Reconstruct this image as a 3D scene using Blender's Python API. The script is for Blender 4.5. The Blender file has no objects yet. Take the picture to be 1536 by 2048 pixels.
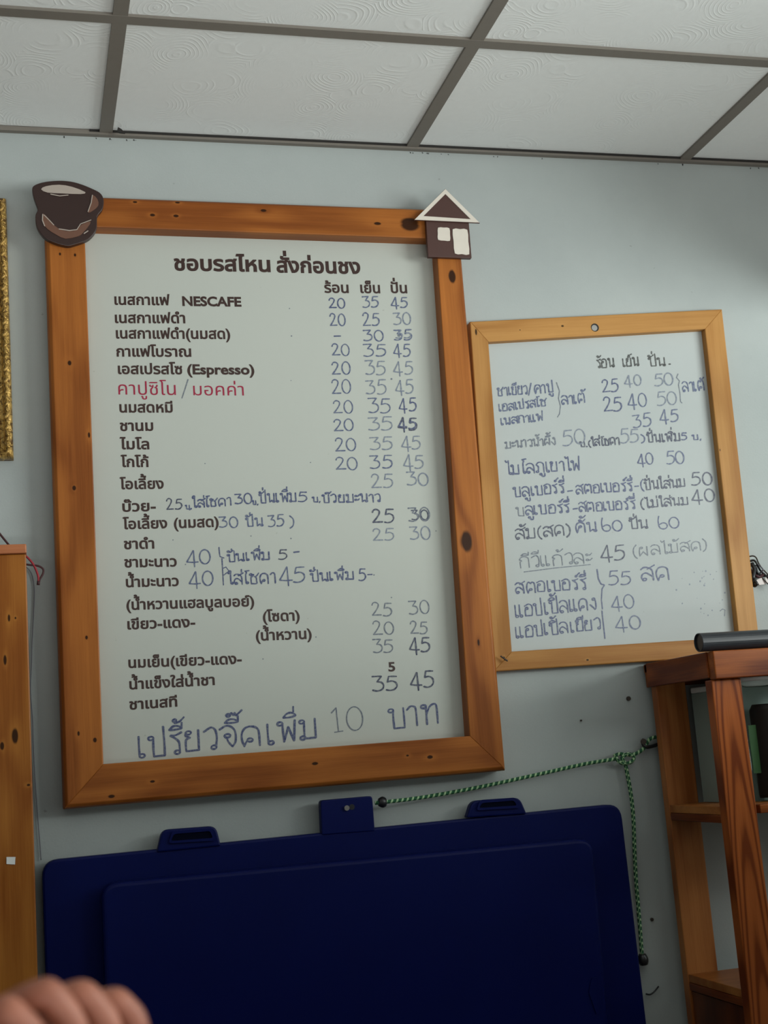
import bpy, bmesh, math, random
from mathutils import Vector, Matrix, geometry, noise
random.seed(4)
S = bpy.context.scene
COL = S.collection

# ------------------------------------------------------------------ camera
CAM = Vector((-0.17687, -2.41317, 1.50774))
RW = Matrix(((0.9649498, -0.2515653, -0.0747448),      # camera right, down, forward as rows in world axes
             (-0.0261765, 0.1911288, -0.9812159),
             (0.2611256, 0.9487806, 0.1778446)))
FPX = 2699.55
cd = bpy.data.cameras.new('camera'); cam = bpy.data.objects.new('camera', cd); COL.objects.link(cam)
cd.sensor_fit = 'HORIZONTAL'; cd.sensor_width = 36; cd.lens = FPX / 1536 * 36
cam.matrix_world = Matrix.Translation(CAM) @ Matrix((RW[0], -RW[1], -RW[2])).transposed().to_4x4()
cd.clip_start = 0.05
cd.dof.use_dof = True; cd.dof.focus_distance = 2.45; cd.dof.aperture_fstop = 9
S.camera = cam
# ------------------------------------------------------------------ world, lights, exposure
S.view_settings.view_transform = 'Standard'; S.view_settings.look = 'None'
S.view_settings.gamma = 1; S.view_settings.use_curve_mapping = False
S.view_settings.exposure = 0.0
wd = bpy.data.worlds.new('world'); S.world = wd; wd.use_nodes = True
wd.node_tree.nodes['Background'].inputs[0].default_value = (0.88, 0.97, 1.0, 1)
wd.node_tree.nodes['Background'].inputs[1].default_value = 0.08
def area(name, loc, target, sx, sy, power, col):
    l = bpy.data.lights.new(name, 'AREA'); l.shape = 'RECTANGLE'; l.size = sx; l.size_y = sy; l.energy = power; l.color = col
    o = bpy.data.objects.new(name, l); COL.objects.link(o); o.location = loc
    o.rotation_euler = (Vector(target) - Vector(loc)).to_track_quat('-Z', 'Y').to_euler()
    return o
area('window_daylight', (2.93, -2.3, 1.95), (0.2, -0.5, 2.15), 1.8, 0.9, 84, (0.94, 1.0, 0.97))
area('ceiling_fill', (0.6, -4.7, 0.32), (0.4, -1.2, 2.9), 4.2, 0.5, 84, (1.0, 0.99, 0.96))  # fill lamp added low behind the camera to brighten the ceiling

def at(px, py, Y=0.0):
    v = RW.transposed() @ Vector(((px - 768) / FPX, (py - 1024) / FPX, 1))
    return CAM + v * ((Y - CAM.y) / v.y)
def deep(px, py, d):
    v = RW.transposed() @ Vector(((px - 768) / FPX, (py - 1024) / FPX, 1))
    return CAM + v * d

# ------------------------------------------------------------------ object helpers
WM = {}
def empty(name, loc, label=None, cat=None, group=None, kind=None):
    o = bpy.data.objects.new(name, None); COL.objects.link(o); o.empty_display_size = .05
    o.location = loc; WM[o.name] = Matrix.Translation(loc); tag(o, label, cat, group, kind); return o
def tag(o, label=None, cat=None, group=None, kind=None):
    if label: o['label'] = label
    if cat: o['category'] = cat
    if group: o['group'] = group
    if kind: o['kind'] = kind
    return o
def put(name, verts, faces, mat, parent=None, frame=None, smooth=False, bevel=0, seg=2, label=None):
    """world-space verts; frame = world matrix of the new object (grain axis etc.)"""
    if frame is None: frame = Matrix.Translation(sum((Vector(v) for v in verts), Vector()) / len(verts))
    inv = frame.inverted()
    me = bpy.data.meshes.new(name); me.from_pydata([inv @ Vector(v) for v in verts], [], faces)
    bm = bmesh.new(); bm.from_mesh(me)
    if not name.startswith(('printed', 'handwr')): bmesh.ops.recalc_face_normals(bm, faces=bm.faces)
    if bevel:
        bmesh.ops.remove_doubles(bm, verts=bm.verts, dist=1e-6)
        bmesh.ops.bevel(bm, geom=[e for e in bm.edges if len(e.link_faces) == 2 and e.calc_face_angle(0) > .5], offset=bevel, segments=seg, affect='EDGES', profile=.5)
    bm.to_mesh(me); bm.free()
    if smooth:
        for p in me.polygons: p.use_smooth = True
    me.materials.append(mat)
    o = bpy.data.objects.new(name, me); COL.objects.link(o)
    if parent is not None:
        o.parent = parent; o.matrix_basis = WM[parent.name].inverted() @ frame
    else: o.matrix_basis = frame
    WM[o.name] = frame.copy()
    if label: o['label'] = label
    return o
def boxv(x0, x1, y0, y1, z0, z1):
    v = [(x, y, z) for x in (x0, x1) for y in (y0, y1) for z in (z0, z1)]
    return v, [(0, 1, 3, 2), (4, 6, 7, 5), (0, 4, 5, 1), (2, 3, 7, 6), (0, 2, 6, 4), (1, 5, 7, 3)]
def frame_axes(o, ux, uy):
    ux = Vector(ux).normalized(); uz = ux.cross(Vector(uy)).normalized(); uy = uz.cross(ux)
    m = Matrix((ux, uy, uz)).transposed().to_4x4(); m.translation = o; return m
def box(name, x0, x1, y0, y1, z0, z1, mat, parent=None, bevel=.0015, grain='x', **k):
    v, f = boxv(x0, x1, y0, y1, z0, z1)
    o = Vector((x0, y0, z0))
    fr = {'x': frame_axes(o, (1, 0, 0), (0, 0, 1)), 'z': frame_axes(o, (0, 0, 1), (1, 0, 0)), 'y': frame_axes(o, (0, 1, 0), (1, 0, 0))}[grain]
    return put(name, v, f, mat, parent, fr, bevel=bevel, **k)
def extrude(name, pts, dy, mat, parent=None, bevel=0, **k):
    """pts: front outline (world, ccw seen from the camera); extruded dy towards the wall"""
    n = len(pts); v = [Vector(p) for p in pts] + [Vector(p) + Vector((0, dy, 0)) for p in pts]
    f = [tuple(range(n)), tuple(range(2 * n - 1, n - 1, -1))] + [(i, i + n, (i + 1) % n + n, (i + 1) % n) for i in range(n)]
    return put(name, v, f, mat, parent, bevel=bevel, **k)
def smooth_closed(p, k=3):
    out = []; n = len(p)
    for i in range(n):
        a, b, c, d = [Vector(p[(i + j) % n]) for j in (-1, 0, 1, 2)]
        for s in range(k):
            t = s / k; out.append(.5 * (2 * b + (c - a) * t + (2 * a - 5 * b + 4 * c - d) * t * t + (3 * b - a - 3 * c + d) * t ** 3))
    return out
def smooth_open(p, k=5):
    p = [Vector(a) for a in p]
    if len(p) < 3: return p
    q = [2 * p[0] - p[1]] + p + [2 * p[-1] - p[-2]]; out = []
    for i in range(1, len(q) - 2):
        a, b, c, d = q[i - 1:i + 3]
        for s in range(k):
            t = s / k; out.append(.5 * (2 * b + (c - a) * t + (2 * a - 5 * b + 4 * c - d) * t * t + (3 * b - a - 3 * c + d) * t ** 3))
    return out + [p[-1]]
def tube(name, path, r, mat, parent=None, n=8, k=5, caps=True, **kw):
    P = smooth_open(path, k); v = []; f = []
    prev = None
    for i, p in enumerate(P):
        t = (P[min(i + 1, len(P) - 1)] - P[max(i - 1, 0)]).normalized()
        if prev is None: prev = t.orthogonal().normalized()
        u = (prev - t * prev.dot(t)).normalized(); prev = u; w = t.cross(u)
        rr = r(i / (len(P) - 1)) if callable(r) else r
        v += [p + (u * math.cos(a) + w * math.sin(a)) * rr for a in [2 * math.pi * j / n for j in range(n)]]
    for i in range(len(P) - 1):
        f += [(i * n + j, i * n + (j + 1) % n, (i + 1) * n + (j + 1) % n, (i + 1) * n + j) for j in range(n)]
    if caps: f += [tuple(range(n - 1, -1, -1)), tuple(range(len(v) - n, len(v)))]
    return put(name, v, f, mat, parent, smooth=True, **kw)

# ------------------------------------------------------------------ materials
def srgb(r, g, b):
    return tuple(((c / 255 + .055) / 1.055) ** 2.4 if c > 10 else c / 255 / 12.92 for c in (r, g, b)) + (1,)
class N:
    def __init__(s, name):
        s.m = bpy.data.materials.new(name); s.m.use_nodes = True; s.t = s.m.node_tree; s.b = s.t.nodes['Principled BSDF']
    def n(s, t, **k):
        o = s.t.nodes.new(t)
        for a, v in k.items():
            if a.startswith('i_'): o.inputs[a[2:].replace('_', ' ')].default_value = v
            elif isinstance(v, tuple) and a.startswith('x'): pass
            else: setattr(o, a, v)
        return o
    def l(s, a, b): s.t.links.new(a, b)
    def math(s, op, a, b=None, c=None):
        o = s.n('ShaderNodeMath', operation=op)
        for i, x in enumerate((a, b, c)):
            if x is None: continue
            if isinstance(x, (int, float)): o.inputs[i].default_value = x
            else: s.l(x, o.inputs[i])
        return o.outputs[0]
    def vmul(s, a, v, add=(0, 0, 0)):
        o = s.n('ShaderNodeMapping'); o.inputs['Scale'].default_value = v; o.inputs['Location'].default_value = add; s.l(a, o.inputs[0]); return o.outputs[0]
    def noise(s, vec, scale, detail=3, rough=.5, dist=0):
        o = s.n('ShaderNodeTexNoise'); s.l(vec, o.inputs['Vector']); o.inputs['Scale'].default_value = scale
        o.inputs['Detail'].default_value = detail; o.inputs['Roughness'].default_value = rough; o.inputs['Distortion'].default_value = dist; return o.outputs[0]
    def ramp(s, fac, stops):
        o = s.n('ShaderNodeValToRGB'); s.l(fac, o.inputs[0]); e = o.color_ramp.elements
        while len(e) < len(stops): e.new(.5)
        for a, (p, c) in zip(e, stops): a.position = p; a.color = c
        return o.outputs[0]
    def mix(s, fac, a, b, mode='MIX'):
        o = s.n('ShaderNodeMix', data_type='RGBA', blend_type=mode)
        for i, x in ((0, fac), (6, a), (7, b)):
            if isinstance(x, (int, float)): o.inputs[i].default_value = x
            elif isinstance(x, tuple): o.inputs[i].default_value = x
            else: s.l(x, o.inputs[i])
        return o.outputs[2]
    def bump(s, h, strength, dist=.002):
        o = s.n('ShaderNodeBump'); o.inputs['Strength'].default_value = strength; o.inputs['Distance'].default_value = dist
        s.l(h, o.inputs['Height']); s.l(o.outputs[0], s.b.inputs['Normal'])
    def base(s, c):
        if isinstance(c, tuple): s.b.inputs['Base Color'].default_value = c
        else: s.l(c, s.b.inputs['Base Color'])
    def set(s, **k):
        for a, v in k.items(): s.b.inputs[a.replace('_', ' ')].default_value = v
        return s.m
def plain(name, c, rough=.5, metal=0, spec=.5, vary=.06, scale=60):
    m = N(name); co = m.n('ShaderNodeTexCoord').outputs['Object']
    f = m.noise(co, scale, 3)
    m.base(m.mix(f, tuple(x * (1 - vary) for x in c[:3]) + (1,), tuple(min(1, x * (1 + vary)) for x in c[:3]) + (1,)))
    return m.set(Roughness=rough, Metallic=metal, Specular_IOR_Level=spec)
def wood(name, light, dark, knots=(), rough=.38, rings=1.0, seed=0., rc=.34, arch=None):
    """grain along local X. knots: (x, y, half length, half width) in local metres on the face"""
    m = N(name); co = m.n('ShaderNodeTexCoord').outputs['Object']
    off = m.n('ShaderNodeVectorMath', operation='ADD'); m.l(co, off.inputs[0]); off.inputs[1].default_value = (seed * 1.7, seed * .31, seed * .77)
    v = off.outputs[0]
    sep = m.n('ShaderNodeSeparateXYZ'); m.l(co, sep.inputs[0]); X, Y = sep.outputs[0], sep.outputs[1]
    wob = m.noise(m.vmul(v, (2.2, 9, 9)), 1, 2)
    fine = m.noise(m.vmul(v, (14, 520, 520)), 1, 3, .6)
    mid = m.noise(m.vmul(v, (1.6, 60, 60)), 1, 3, .5, .6)
    # bands: y + wobble, pushed round each knot
    ph = m.math('ADD', m.math('MULTIPLY', Y, 90.0 * rings), m.math('MULTIPLY', wob, 16.0))
    if arch is not None:                                  # flat-sawn cathedral arches centred on Y = arch
        q = m.math('SUBTRACT', Y, arch); ph = m.math('ADD', m.math('ADD', m.math('MULTIPLY', X, 34.0), m.math('MULTIPLY', m.math('MULTIPLY', q, q), 17000.0)), m.math('MULTIPLY', wob, 14.0))
    kn = None
    for kx, ky, ka, kb in knots:
        dx = m.math('DIVIDE', m.math('SUBTRACT', X, kx), ka); dy = m.math('DIVIDE', m.math('SUBTRACT', Y, ky), kb)
        d = m.math('SQRT', m.math('ADD', m.math('MULTIPLY', dx, dx), m.math('MULTIPLY', dy, dy)))
        g = m.math('EXPONENT', m.math('MULTIPLY', m.math('MULTIPLY', d, d), -.22))
        ph = m.math('ADD', ph, m.math('MULTIPLY', g, 1.8))
        mr = m.n('ShaderNodeMapRange', interpolation_type='SMOOTHSTEP'); m.l(m.math('ADD', d, m.math('MULTIPLY', m.math('SUBTRACT', mid, .5), .9)), mr.inputs[0])
        for i, q in enumerate((.75, 1.25, 1, 0)): mr.inputs[1 + i].default_value = q
        kn = mr.outputs[0] if kn is None else m.math('MAXIMUM', kn, mr.outputs[0])
    ring = m.math('MULTIPLY_ADD', m.math('SINE', ph), .5, .5)
    ring = m.math('POWER', ring, 2.5)
    fac = m.math('ADD', m.math('MULTIPLY', ring, rc), m.math('ADD', m.math('MULTIPLY', mid, .55), m.math('MULTIPLY', fine, .34)))
    col = m.ramp(fac, [(.25, light), (.85, dark)])
    blot = m.noise(m.vmul(v, (5, 9, 9)), 1, 3)
    col = m.mix(m.math('MULTIPLY', blot, .5), col, tuple(c * .62 for c in dark[:3]) + (1,), 'MIX')
    if kn is not None: col = m.mix(m.math('MULTIPLY', kn, .96), col, tuple(c * .09 for c in dark[:3]) + (1,))
    m.base(col); m.bump(fac, .12, .001)
    m.b.inputs['Coat Weight'].default_value = .05; m.b.inputs['Coat Roughness'].default_value = .3
    return m.set(Roughness=rough, Specular_IOR_Level=.16)
ORL, ORD = srgb(188, 116, 52), srgb(130, 70, 26)     # orange varnished pine
YEL, YED = srgb(204, 154, 90), srgb(160, 108, 52)    # paler yellow pine
RDL, RDD = srgb(190, 108, 48), srgb(96, 40, 12)     # reddish rack wood

def wall_paint():
    m = N('wall_paint'); co = m.n('ShaderNodeTexCoord').outputs['Object']
    a = m.noise(co, 3.0, 5, .6); b = m.noise(co, 220, 3, .6); c = m.noise(co, 900, 2, .5)
    col = m.ramp(a, [(.3, srgb(164, 171, 170)), (.7, srgb(174, 181, 179))])
    sp = m.noise(m.vmul(co, (1, 1, .8)), 45, 2, .5)
    spk = m.ramp(sp, [(.76, (0, 0, 0, 1)), (.80, (1, 1, 1, 1))])
    col = m.mix(m.math('MULTIPLY', spk, .5), col, srgb(120, 122, 116))
    col = m.mix(m.math('MULTIPLY', c, .10), col, srgb(90, 95, 92))
    m.base(col); m.bump(m.math('ADD', b, m.math('MULTIPLY', a, 2)), .18, .0015)
    return m.set(Roughness=.75)
def tile_mat():
    m = N('embossed_tile'); co = m.n('ShaderNodeTexCoord').outputs['Object']
    wn = m.n('ShaderNodeTexNoise'); m.l(co, wn.inputs['Vector']); wn.inputs['Scale'].default_value = 7; wn.inputs['Detail'].default_value = 1
    wv = m.n('ShaderNodeVectorMath', operation='MULTIPLY_ADD'); m.l(wn.outputs['Color'], wv.inputs[0]); wv.inputs[1].default_value = (.05, 0, .05); m.l(co, wv.inputs[2])
    vo = m.n('ShaderNodeTexVoronoi'); vo.inputs['Scale'].default_value = 11; m.l(m.vmul(wv.outputs[0], (1, 0, 1)), vo.inputs['Vector']); vo.inputs['Randomness'].default_value = .7
    d = vo.outputs['Distance']
    rings = m.math('SINE', m.math('MULTIPLY', d, 84.0))
    env = m.ramp(m.noise(m.vmul(co, (1, 0, 1)), 9, 1), [(.42, (0, 0, 0, 1)), (.58, (1, 1, 1, 1))])
    rings = m.math('MULTIPLY', m.math('POWER', m.math('MULTIPLY_ADD', rings, .5, .5), 4), env)
    fine = m.noise(co, 420, 2); f2 = m.noise(co, 60, 4, .7)
    m.base(m.mix(f2, srgb(232, 235, 234), srgb(240, 243, 242)))
    m.bump(m.math('ADD', m.math('MULTIPLY', rings, .8), m.math('ADD', m.math('MULTIPLY', fine, .25), m.math('MULTIPLY', f2, .35))), .3, .0012)
    return m.set(Roughness=.6)
def panel_mat(name, c):
    m = N(name); co = m.n('ShaderNodeTexCoord').outputs['Object']
    a = m.noise(co, 6, 4); sp = m.noise(co, 95, 2, .4)
    col = m.mix(m.math('MULTIPLY', a, .25), c, tuple(x * .9 for x in c[:3]) + (1,))
    col = m.mix(m.math('MULTIPLY', m.ramp(sp, [(.79, (0, 0, 0, 1)), (.83, (1, 1, 1, 1))]), .4), col, srgb(140, 140, 130))
    m.base(col); return m.set(Roughness=.5, Specular_IOR_Level=.2)
def ink(name, c, fade=0.):
    m = N(name); co = m.n('ShaderNodeTexCoord').outputs['Object']
    a = m.noise(co, 260, 3, .6); b = m.noise(co, 40, 2)
    paper = srgb(180, 186, 182)
    f = m.math('ADD', m.math('MULTIPLY', m.ramp(a, [(.35, (0, 0, 0, 1)), (.75, (1, 1, 1, 1))]), .35 + fade * .3), fade)
    m.base(m.mix(f, c, paper)); return m.set(Roughness=.45)
M = dict(cupb=plain('espresso_paint', srgb(48, 29, 25), .38), dim=plain('dulled_cream_paint', srgb(168, 156, 146), .5),shade=plain('recess_shade_navy', srgb(1, 5, 26), .6, spec=.05),
    wall=wall_paint(), tile=tile_mat(), bar=plain('grey_painted_bar', srgb(118, 112, 104), .55, vary=.05),
    gap=plain('dark_gap', srgb(40, 38, 36), .9),
    panel1=panel_mat('white_board', srgb(183, 187, 180)), panel2=panel_mat('whiteboard', srgb(178, 184, 183)),
    brown=plain('printed_brown', srgb(50, 26, 20), .5), red=plain('printed_crimson', srgb(148, 16, 56), .5),
    blue=ink('blue_marker', srgb(22, 40, 98), .02), mid=ink('blue_marker_worn', srgb(30, 50, 104), .06), faint=ink('blue_marker_faded', srgb(48, 66, 108), .20),
    grey=ink('grey_marker', srgb(46, 58, 88), .12), dark=ink('dark_blue_marker', srgb(14, 24, 66), .0), black=ink('black_marker', srgb(22, 22, 24), .0),
    choc=plain('chocolate_paint', srgb(72, 44, 38), .42), cream=plain('cream_paint', srgb(214, 206, 194), .6), tan=plain('latte_paint', srgb(104, 70, 54), .5),
    navy=plain('navy_plastic', srgb(3, 15, 74), .45, spec=.13, vary=.12, scale=8), blackp=plain('black_plastic', srgb(30, 31, 34), .35),
    tube=plain('black_tube', srgb(40, 43, 48), .38, vary=.2, scale=40), steel=plain('steel', srgb(150, 148, 145), .35, metal=.9), rust=plain('dark_steel', srgb(70, 62, 56), .6, metal=.5),
    redc=plain('red_cord', srgb(150, 30, 44), .6), dredc=plain('dark_red_cord', srgb(60, 20, 24), .6), wire=plain('grey_wire', srgb(110, 108, 116), .5),
    white=plain('white_plastic', srgb(226, 228, 226), .4), floor=plain('floor_tile', srgb(150, 146, 138), .5), conc=plain('blocker_laminate', srgb(120, 100, 84), .5),
    leaf=plain('green_label', srgb(66, 110, 62), .6), coffee=plain('dark_coffee', srgb(34, 24, 20), .8), tag=plain('clear_tag', srgb(196, 184, 178), .4))

# ------------------------------------------------------------------ room shell
H = 2.7
def structure(o, **k): return tag(o, kind='structure', **k)
structure(box('wall_back', -3.2, 3.1, 0, .12, 0, H + .15, M['wall'], bevel=0))
structure(box('floor', -3.2, 3.1, -5.2, .12, -.1, 0, M['floor'], bevel=0))
structure(box('wall_left', -3.3, -3.2, -5.2, .12, 0, H + .15, M['wall'], bevel=0))
rw = structure(box('wall_right', 3.0, 3.1, -1.3, 0, 0, H + .15, M['wall'], bevel=0))
for nm, a in (('window_reveal_low', (-3.3, -1.3, 0, 1.45)), ('window_reveal_high', (-3.3, -1.3, 2.42, H + .15)), ('front_pier', (-5.2, -3.3, 0, H + .15))):
    box('wall_section', 3.0, 3.1, a[0], a[1], a[2], a[3], M['wall'], rw, bevel=0)
ce = structure(empty('ceiling', (0, 0, H)))
box('ceiling_void', -3.2, 3.1, -5.2, 0, H + .02, H + .15, M['gap'], ce, bevel=0)
xs = [-3.0 + .6 * i for i in range(11)]; ys = [0, -.407] + [-.407 - .6 * i for i in range(1, 9)]
hb = .012
proto = {}
for i in range(len(xs) - 1):
    for j in range(len(ys) - 1):
        x0, x1, y1, y0 = xs[i] + hb * .86, xs[i + 1] - hb * .86, ys[j] - (hb * .86 if j else .012), ys[j + 1] + hb * .86
        key = (j == 0)
        if key not in proto:
            o = box('ceiling_tile', x0, x1, y0, y1, H + .002, H + .014, M['tile'], ce, bevel=.0015)
            proto[key] = o; base = (x0, y0)
            o['b'] = 0; del o['b']; proto[(key, 'b')] = (x0, y0)
        else:
            o = proto[key].copy(); COL.objects.link(o); o.parent = ce
            bx, by = proto[(key, 'b')]; o.matrix_basis = Matrix.Translation((x0 - bx, y0 - by, random.uniform(-.0006, .0006))) @ proto[key].matrix_basis
for x in xs: box('ceiling_bar', x - hb, x + hb, ys[-1], -.001, H - .003, H + .004, M['bar'], ce, bevel=0, grain='y')
for y in ys[1:]: box('ceiling_bar', -3.19, 2.99, y - hb, y + hb, H - .0036, H + .0034, M['bar'], ce, bevel=0)
# wall angle with crumbling paint and dark gaps
tr = structure(box('trim_1', -3.19, 2.99, -.012, -.0005, H - .007, H + .002, M['bar'], bevel=0))
box('shadow_gap', -.03, 3.0, -.0145, -.0118, H - .0022, H + .0018, M['gap'], tr, bevel=0)
for k in range(22):
    x = random.choice([random.gauss(.03, .035), random.gauss(.62, .02), random.uniform(-.2, 1.4), random.gauss(1.22, .03)])
    r = random.uniform(.0005, .0015)
    v = [(x + r * math.cos(a) * random.uniform(.5, 1.6), -.0008, H - .0085 - random.random() * .003 + r * math.sin(a)) for a in [i * 1.05 for i in range(6)]]
    extrude('paint_chip', v[::-1], .0006, M['gap'], tr)
o = extrude('torn_corner', [at(236, 254, -.03), at(243, 258, -.03), at(250, 266, -.03), at(240, 265, -.03), at(234, 262, -.03)], .004, M['gap'], tr)

# ------------------------------------------------------------------ lettering
def outlines(body):
    c = bpy.data.curves.new('glyph', 'FONT'); c.body = body
    o = bpy.data.objects.new('glyph', c); COL.objects.link(o); bpy.context.view_layer.update()
    dg = bpy.context.evaluated_depsgraph_get(); cu = o.evaluated_get(dg).to_curve(dg); loops = []
    for sp in cu.splines:
        P = []; bp = sp.bezier_points; n = len(bp)
        for i in range(n):
            a, b = bp[i], bp[(i + 1) % n]; d = b.co - a.co; L = max(d.length, 1e-9)
            if d.cross(a.handle_right - a.co).length / L < 1e-4 and d.cross(b.handle_left - a.co).length / L < 1e-4: P.append(a.co.xy.copy()); continue
            for s in range(4):
                t = s / 4; u = 1 - t
                P.append((u ** 3 * a.co + 3 * u * u * t * a.handle_right + 3 * u * t * t * b.handle_left + t ** 3 * b.co).xy)
        Q = [p for i, p in enumerate(P) if (p - P[i - 1]).length > 1e-5]
        if len(Q) > 2: loops.append(Q)
    bpy.data.objects.remove(o); bpy.data.curves.remove(c)
    return loops
def cell(ch, cache={}):
    """outline loops of one character of the built-in interface font, and its advance"""
    def box2(l): return min(p.x for p in l), max(p.x for p in l), min(p.y for p in l), max(p.y for p in l)
    if 'ref' not in cache:
        q = sorted(box2(l) for l in outlines('||')); cache['ref'] = (q[0], q[1][0] - q[0][0])
    if ch in cache: return cache[ch]
    r, pa = cache['ref']; L = outlines('|' + ch + '|')
    pipes = [i for i, l in enumerate(L) if all(abs(x - y) < 2e-3 for x, y in zip((box2(l)[1] - box2(l)[0], box2(l)[2], box2(l)[3]), (r[1] - r[0], r[2], r[3])))]
    pipes.sort(key=lambda i: box2(L[i])[0]); a, b = pipes[0], pipes[-1]
    cache[ch] = ([[p - Vector((pa, 0)) for p in l] for i, l in enumerate(L) if i not in (a, b)], box2(L[b])[0] - box2(L[a])[0] - pa)
    return cache[ch]
UP = set('ัิีึื็ํำ'); TONE = set('่้๊๋์'); ASC = set('ปฟฝ')
def vup(x, y):
    s = (x + 438) / (y + 15237); return Vector((-s, -1))
def printed(text, x0, y0, x1, y1, h, mat, parent, Y, bold=.0, track=0.0):
    """one printed line between two picture points, unprojected on to the board face at depth Y"""
    groups = []; x = 0
    for i, ch in enumerate(text):
        g, adv = cell(ch); dx = dy = 0
        if ch in TONE:
            if (i and text[i - 1] in UP) or (i + 1 < len(text) and text[i + 1] == 'ำ'): dy = .19
            if (i and text[i - 1] in ASC) or (i > 1 and text[i - 1] in UP and text[i - 2] in ASC): dx = -.17
        elif ch in UP and ch != 'ำ' and i and text[i - 1] in ASC: dx = -.17
        if g: groups.append([[p + Vector((x + dx, dy)) for p in l] for l in g])
        x += adv + (track if adv > .02 else 0)
    nb = max(p.y for p in cell('น')[0][0])
    lo = min(p.x for g in groups for l in g for p in l); hi = max(p.x for g in groups for l in g for p in l)
    A, B_ = Vector((x0, y0)), Vector((x1, y1)); sx = (B_ - A) / (hi - lo); sy = h / nb
    verts = []; faces = []
    def area2(l): return sum(l[i - 1].x * l[i].y - l[i].x * l[i - 1].y for i in range(len(l)))
    for gi, g in enumerate(groups):
        sign = 1 if area2(max(g, key=lambda l: abs(area2(l)))) > 0 else -1
        edges = []
        for l in g:
            n = len(l); out = []
            for i in range(n):
                e1 = (l[i] - l[i - 1]).normalized(); e2 = (l[(i + 1) % n] - l[i]).normalized(); t = e1 + e2
                if t.length < .2: out.append(l[i]); continue
                t.normalize(); out.append(l[i] + Vector((t.y, -t.x)) * sign * bold / max(.6, t.dot(e1)))
            edges += [(out[i - 1], out[i]) for i in range(n)]
        ysl = sorted({round(p.y, 3) for e in edges for p in e}); lv = [ysl[0]]
        for y in ysl:
            while y - lv[-1] > .045: lv.append(lv[-1] + .03)
            if y - lv[-1] > .006: lv.append(y)
        lv.append(ysl[-1] + 1e-4)
        for ya, yb in zip(lv, lv[1:]):
            ym = (ya + yb) / 2; cr = []
            for p, q in edges:
                if (p.y > ym) != (q.y > ym):
                    k = (q.x - p.x) / (q.y - p.y); ylo, yhi = min(p.y, q.y), max(p.y, q.y)
                    cr.append((p.x + k * (ym - p.y), p.x + k * (max(ya, ylo) - p.y), p.x + k * (min(yb, yhi) - p.y), 1 if q.y > p.y else -1))
            cr.sort(); w_ = 0
            for c in cr:
                if w_ == 0: st = c
                w_ += c[3]
                if w_ == 0:
                    b0 = len(verts)
                    for X_, Y_ in ((st[1], ya), (c[1], ya), (c[2], yb), (st[2], yb)):
                        base = A + sx * (X_ - lo); pp = base + vup(*base) * (Y_ * sy)
                        verts.append(at(pp.x, pp.y, Y - .0003 - .00004 * (gi % 3)))
                    faces.append((b0, b0 + 1, b0 + 2, b0 + 3))
    return put('printed_text', verts, faces, mat, parent)

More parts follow.
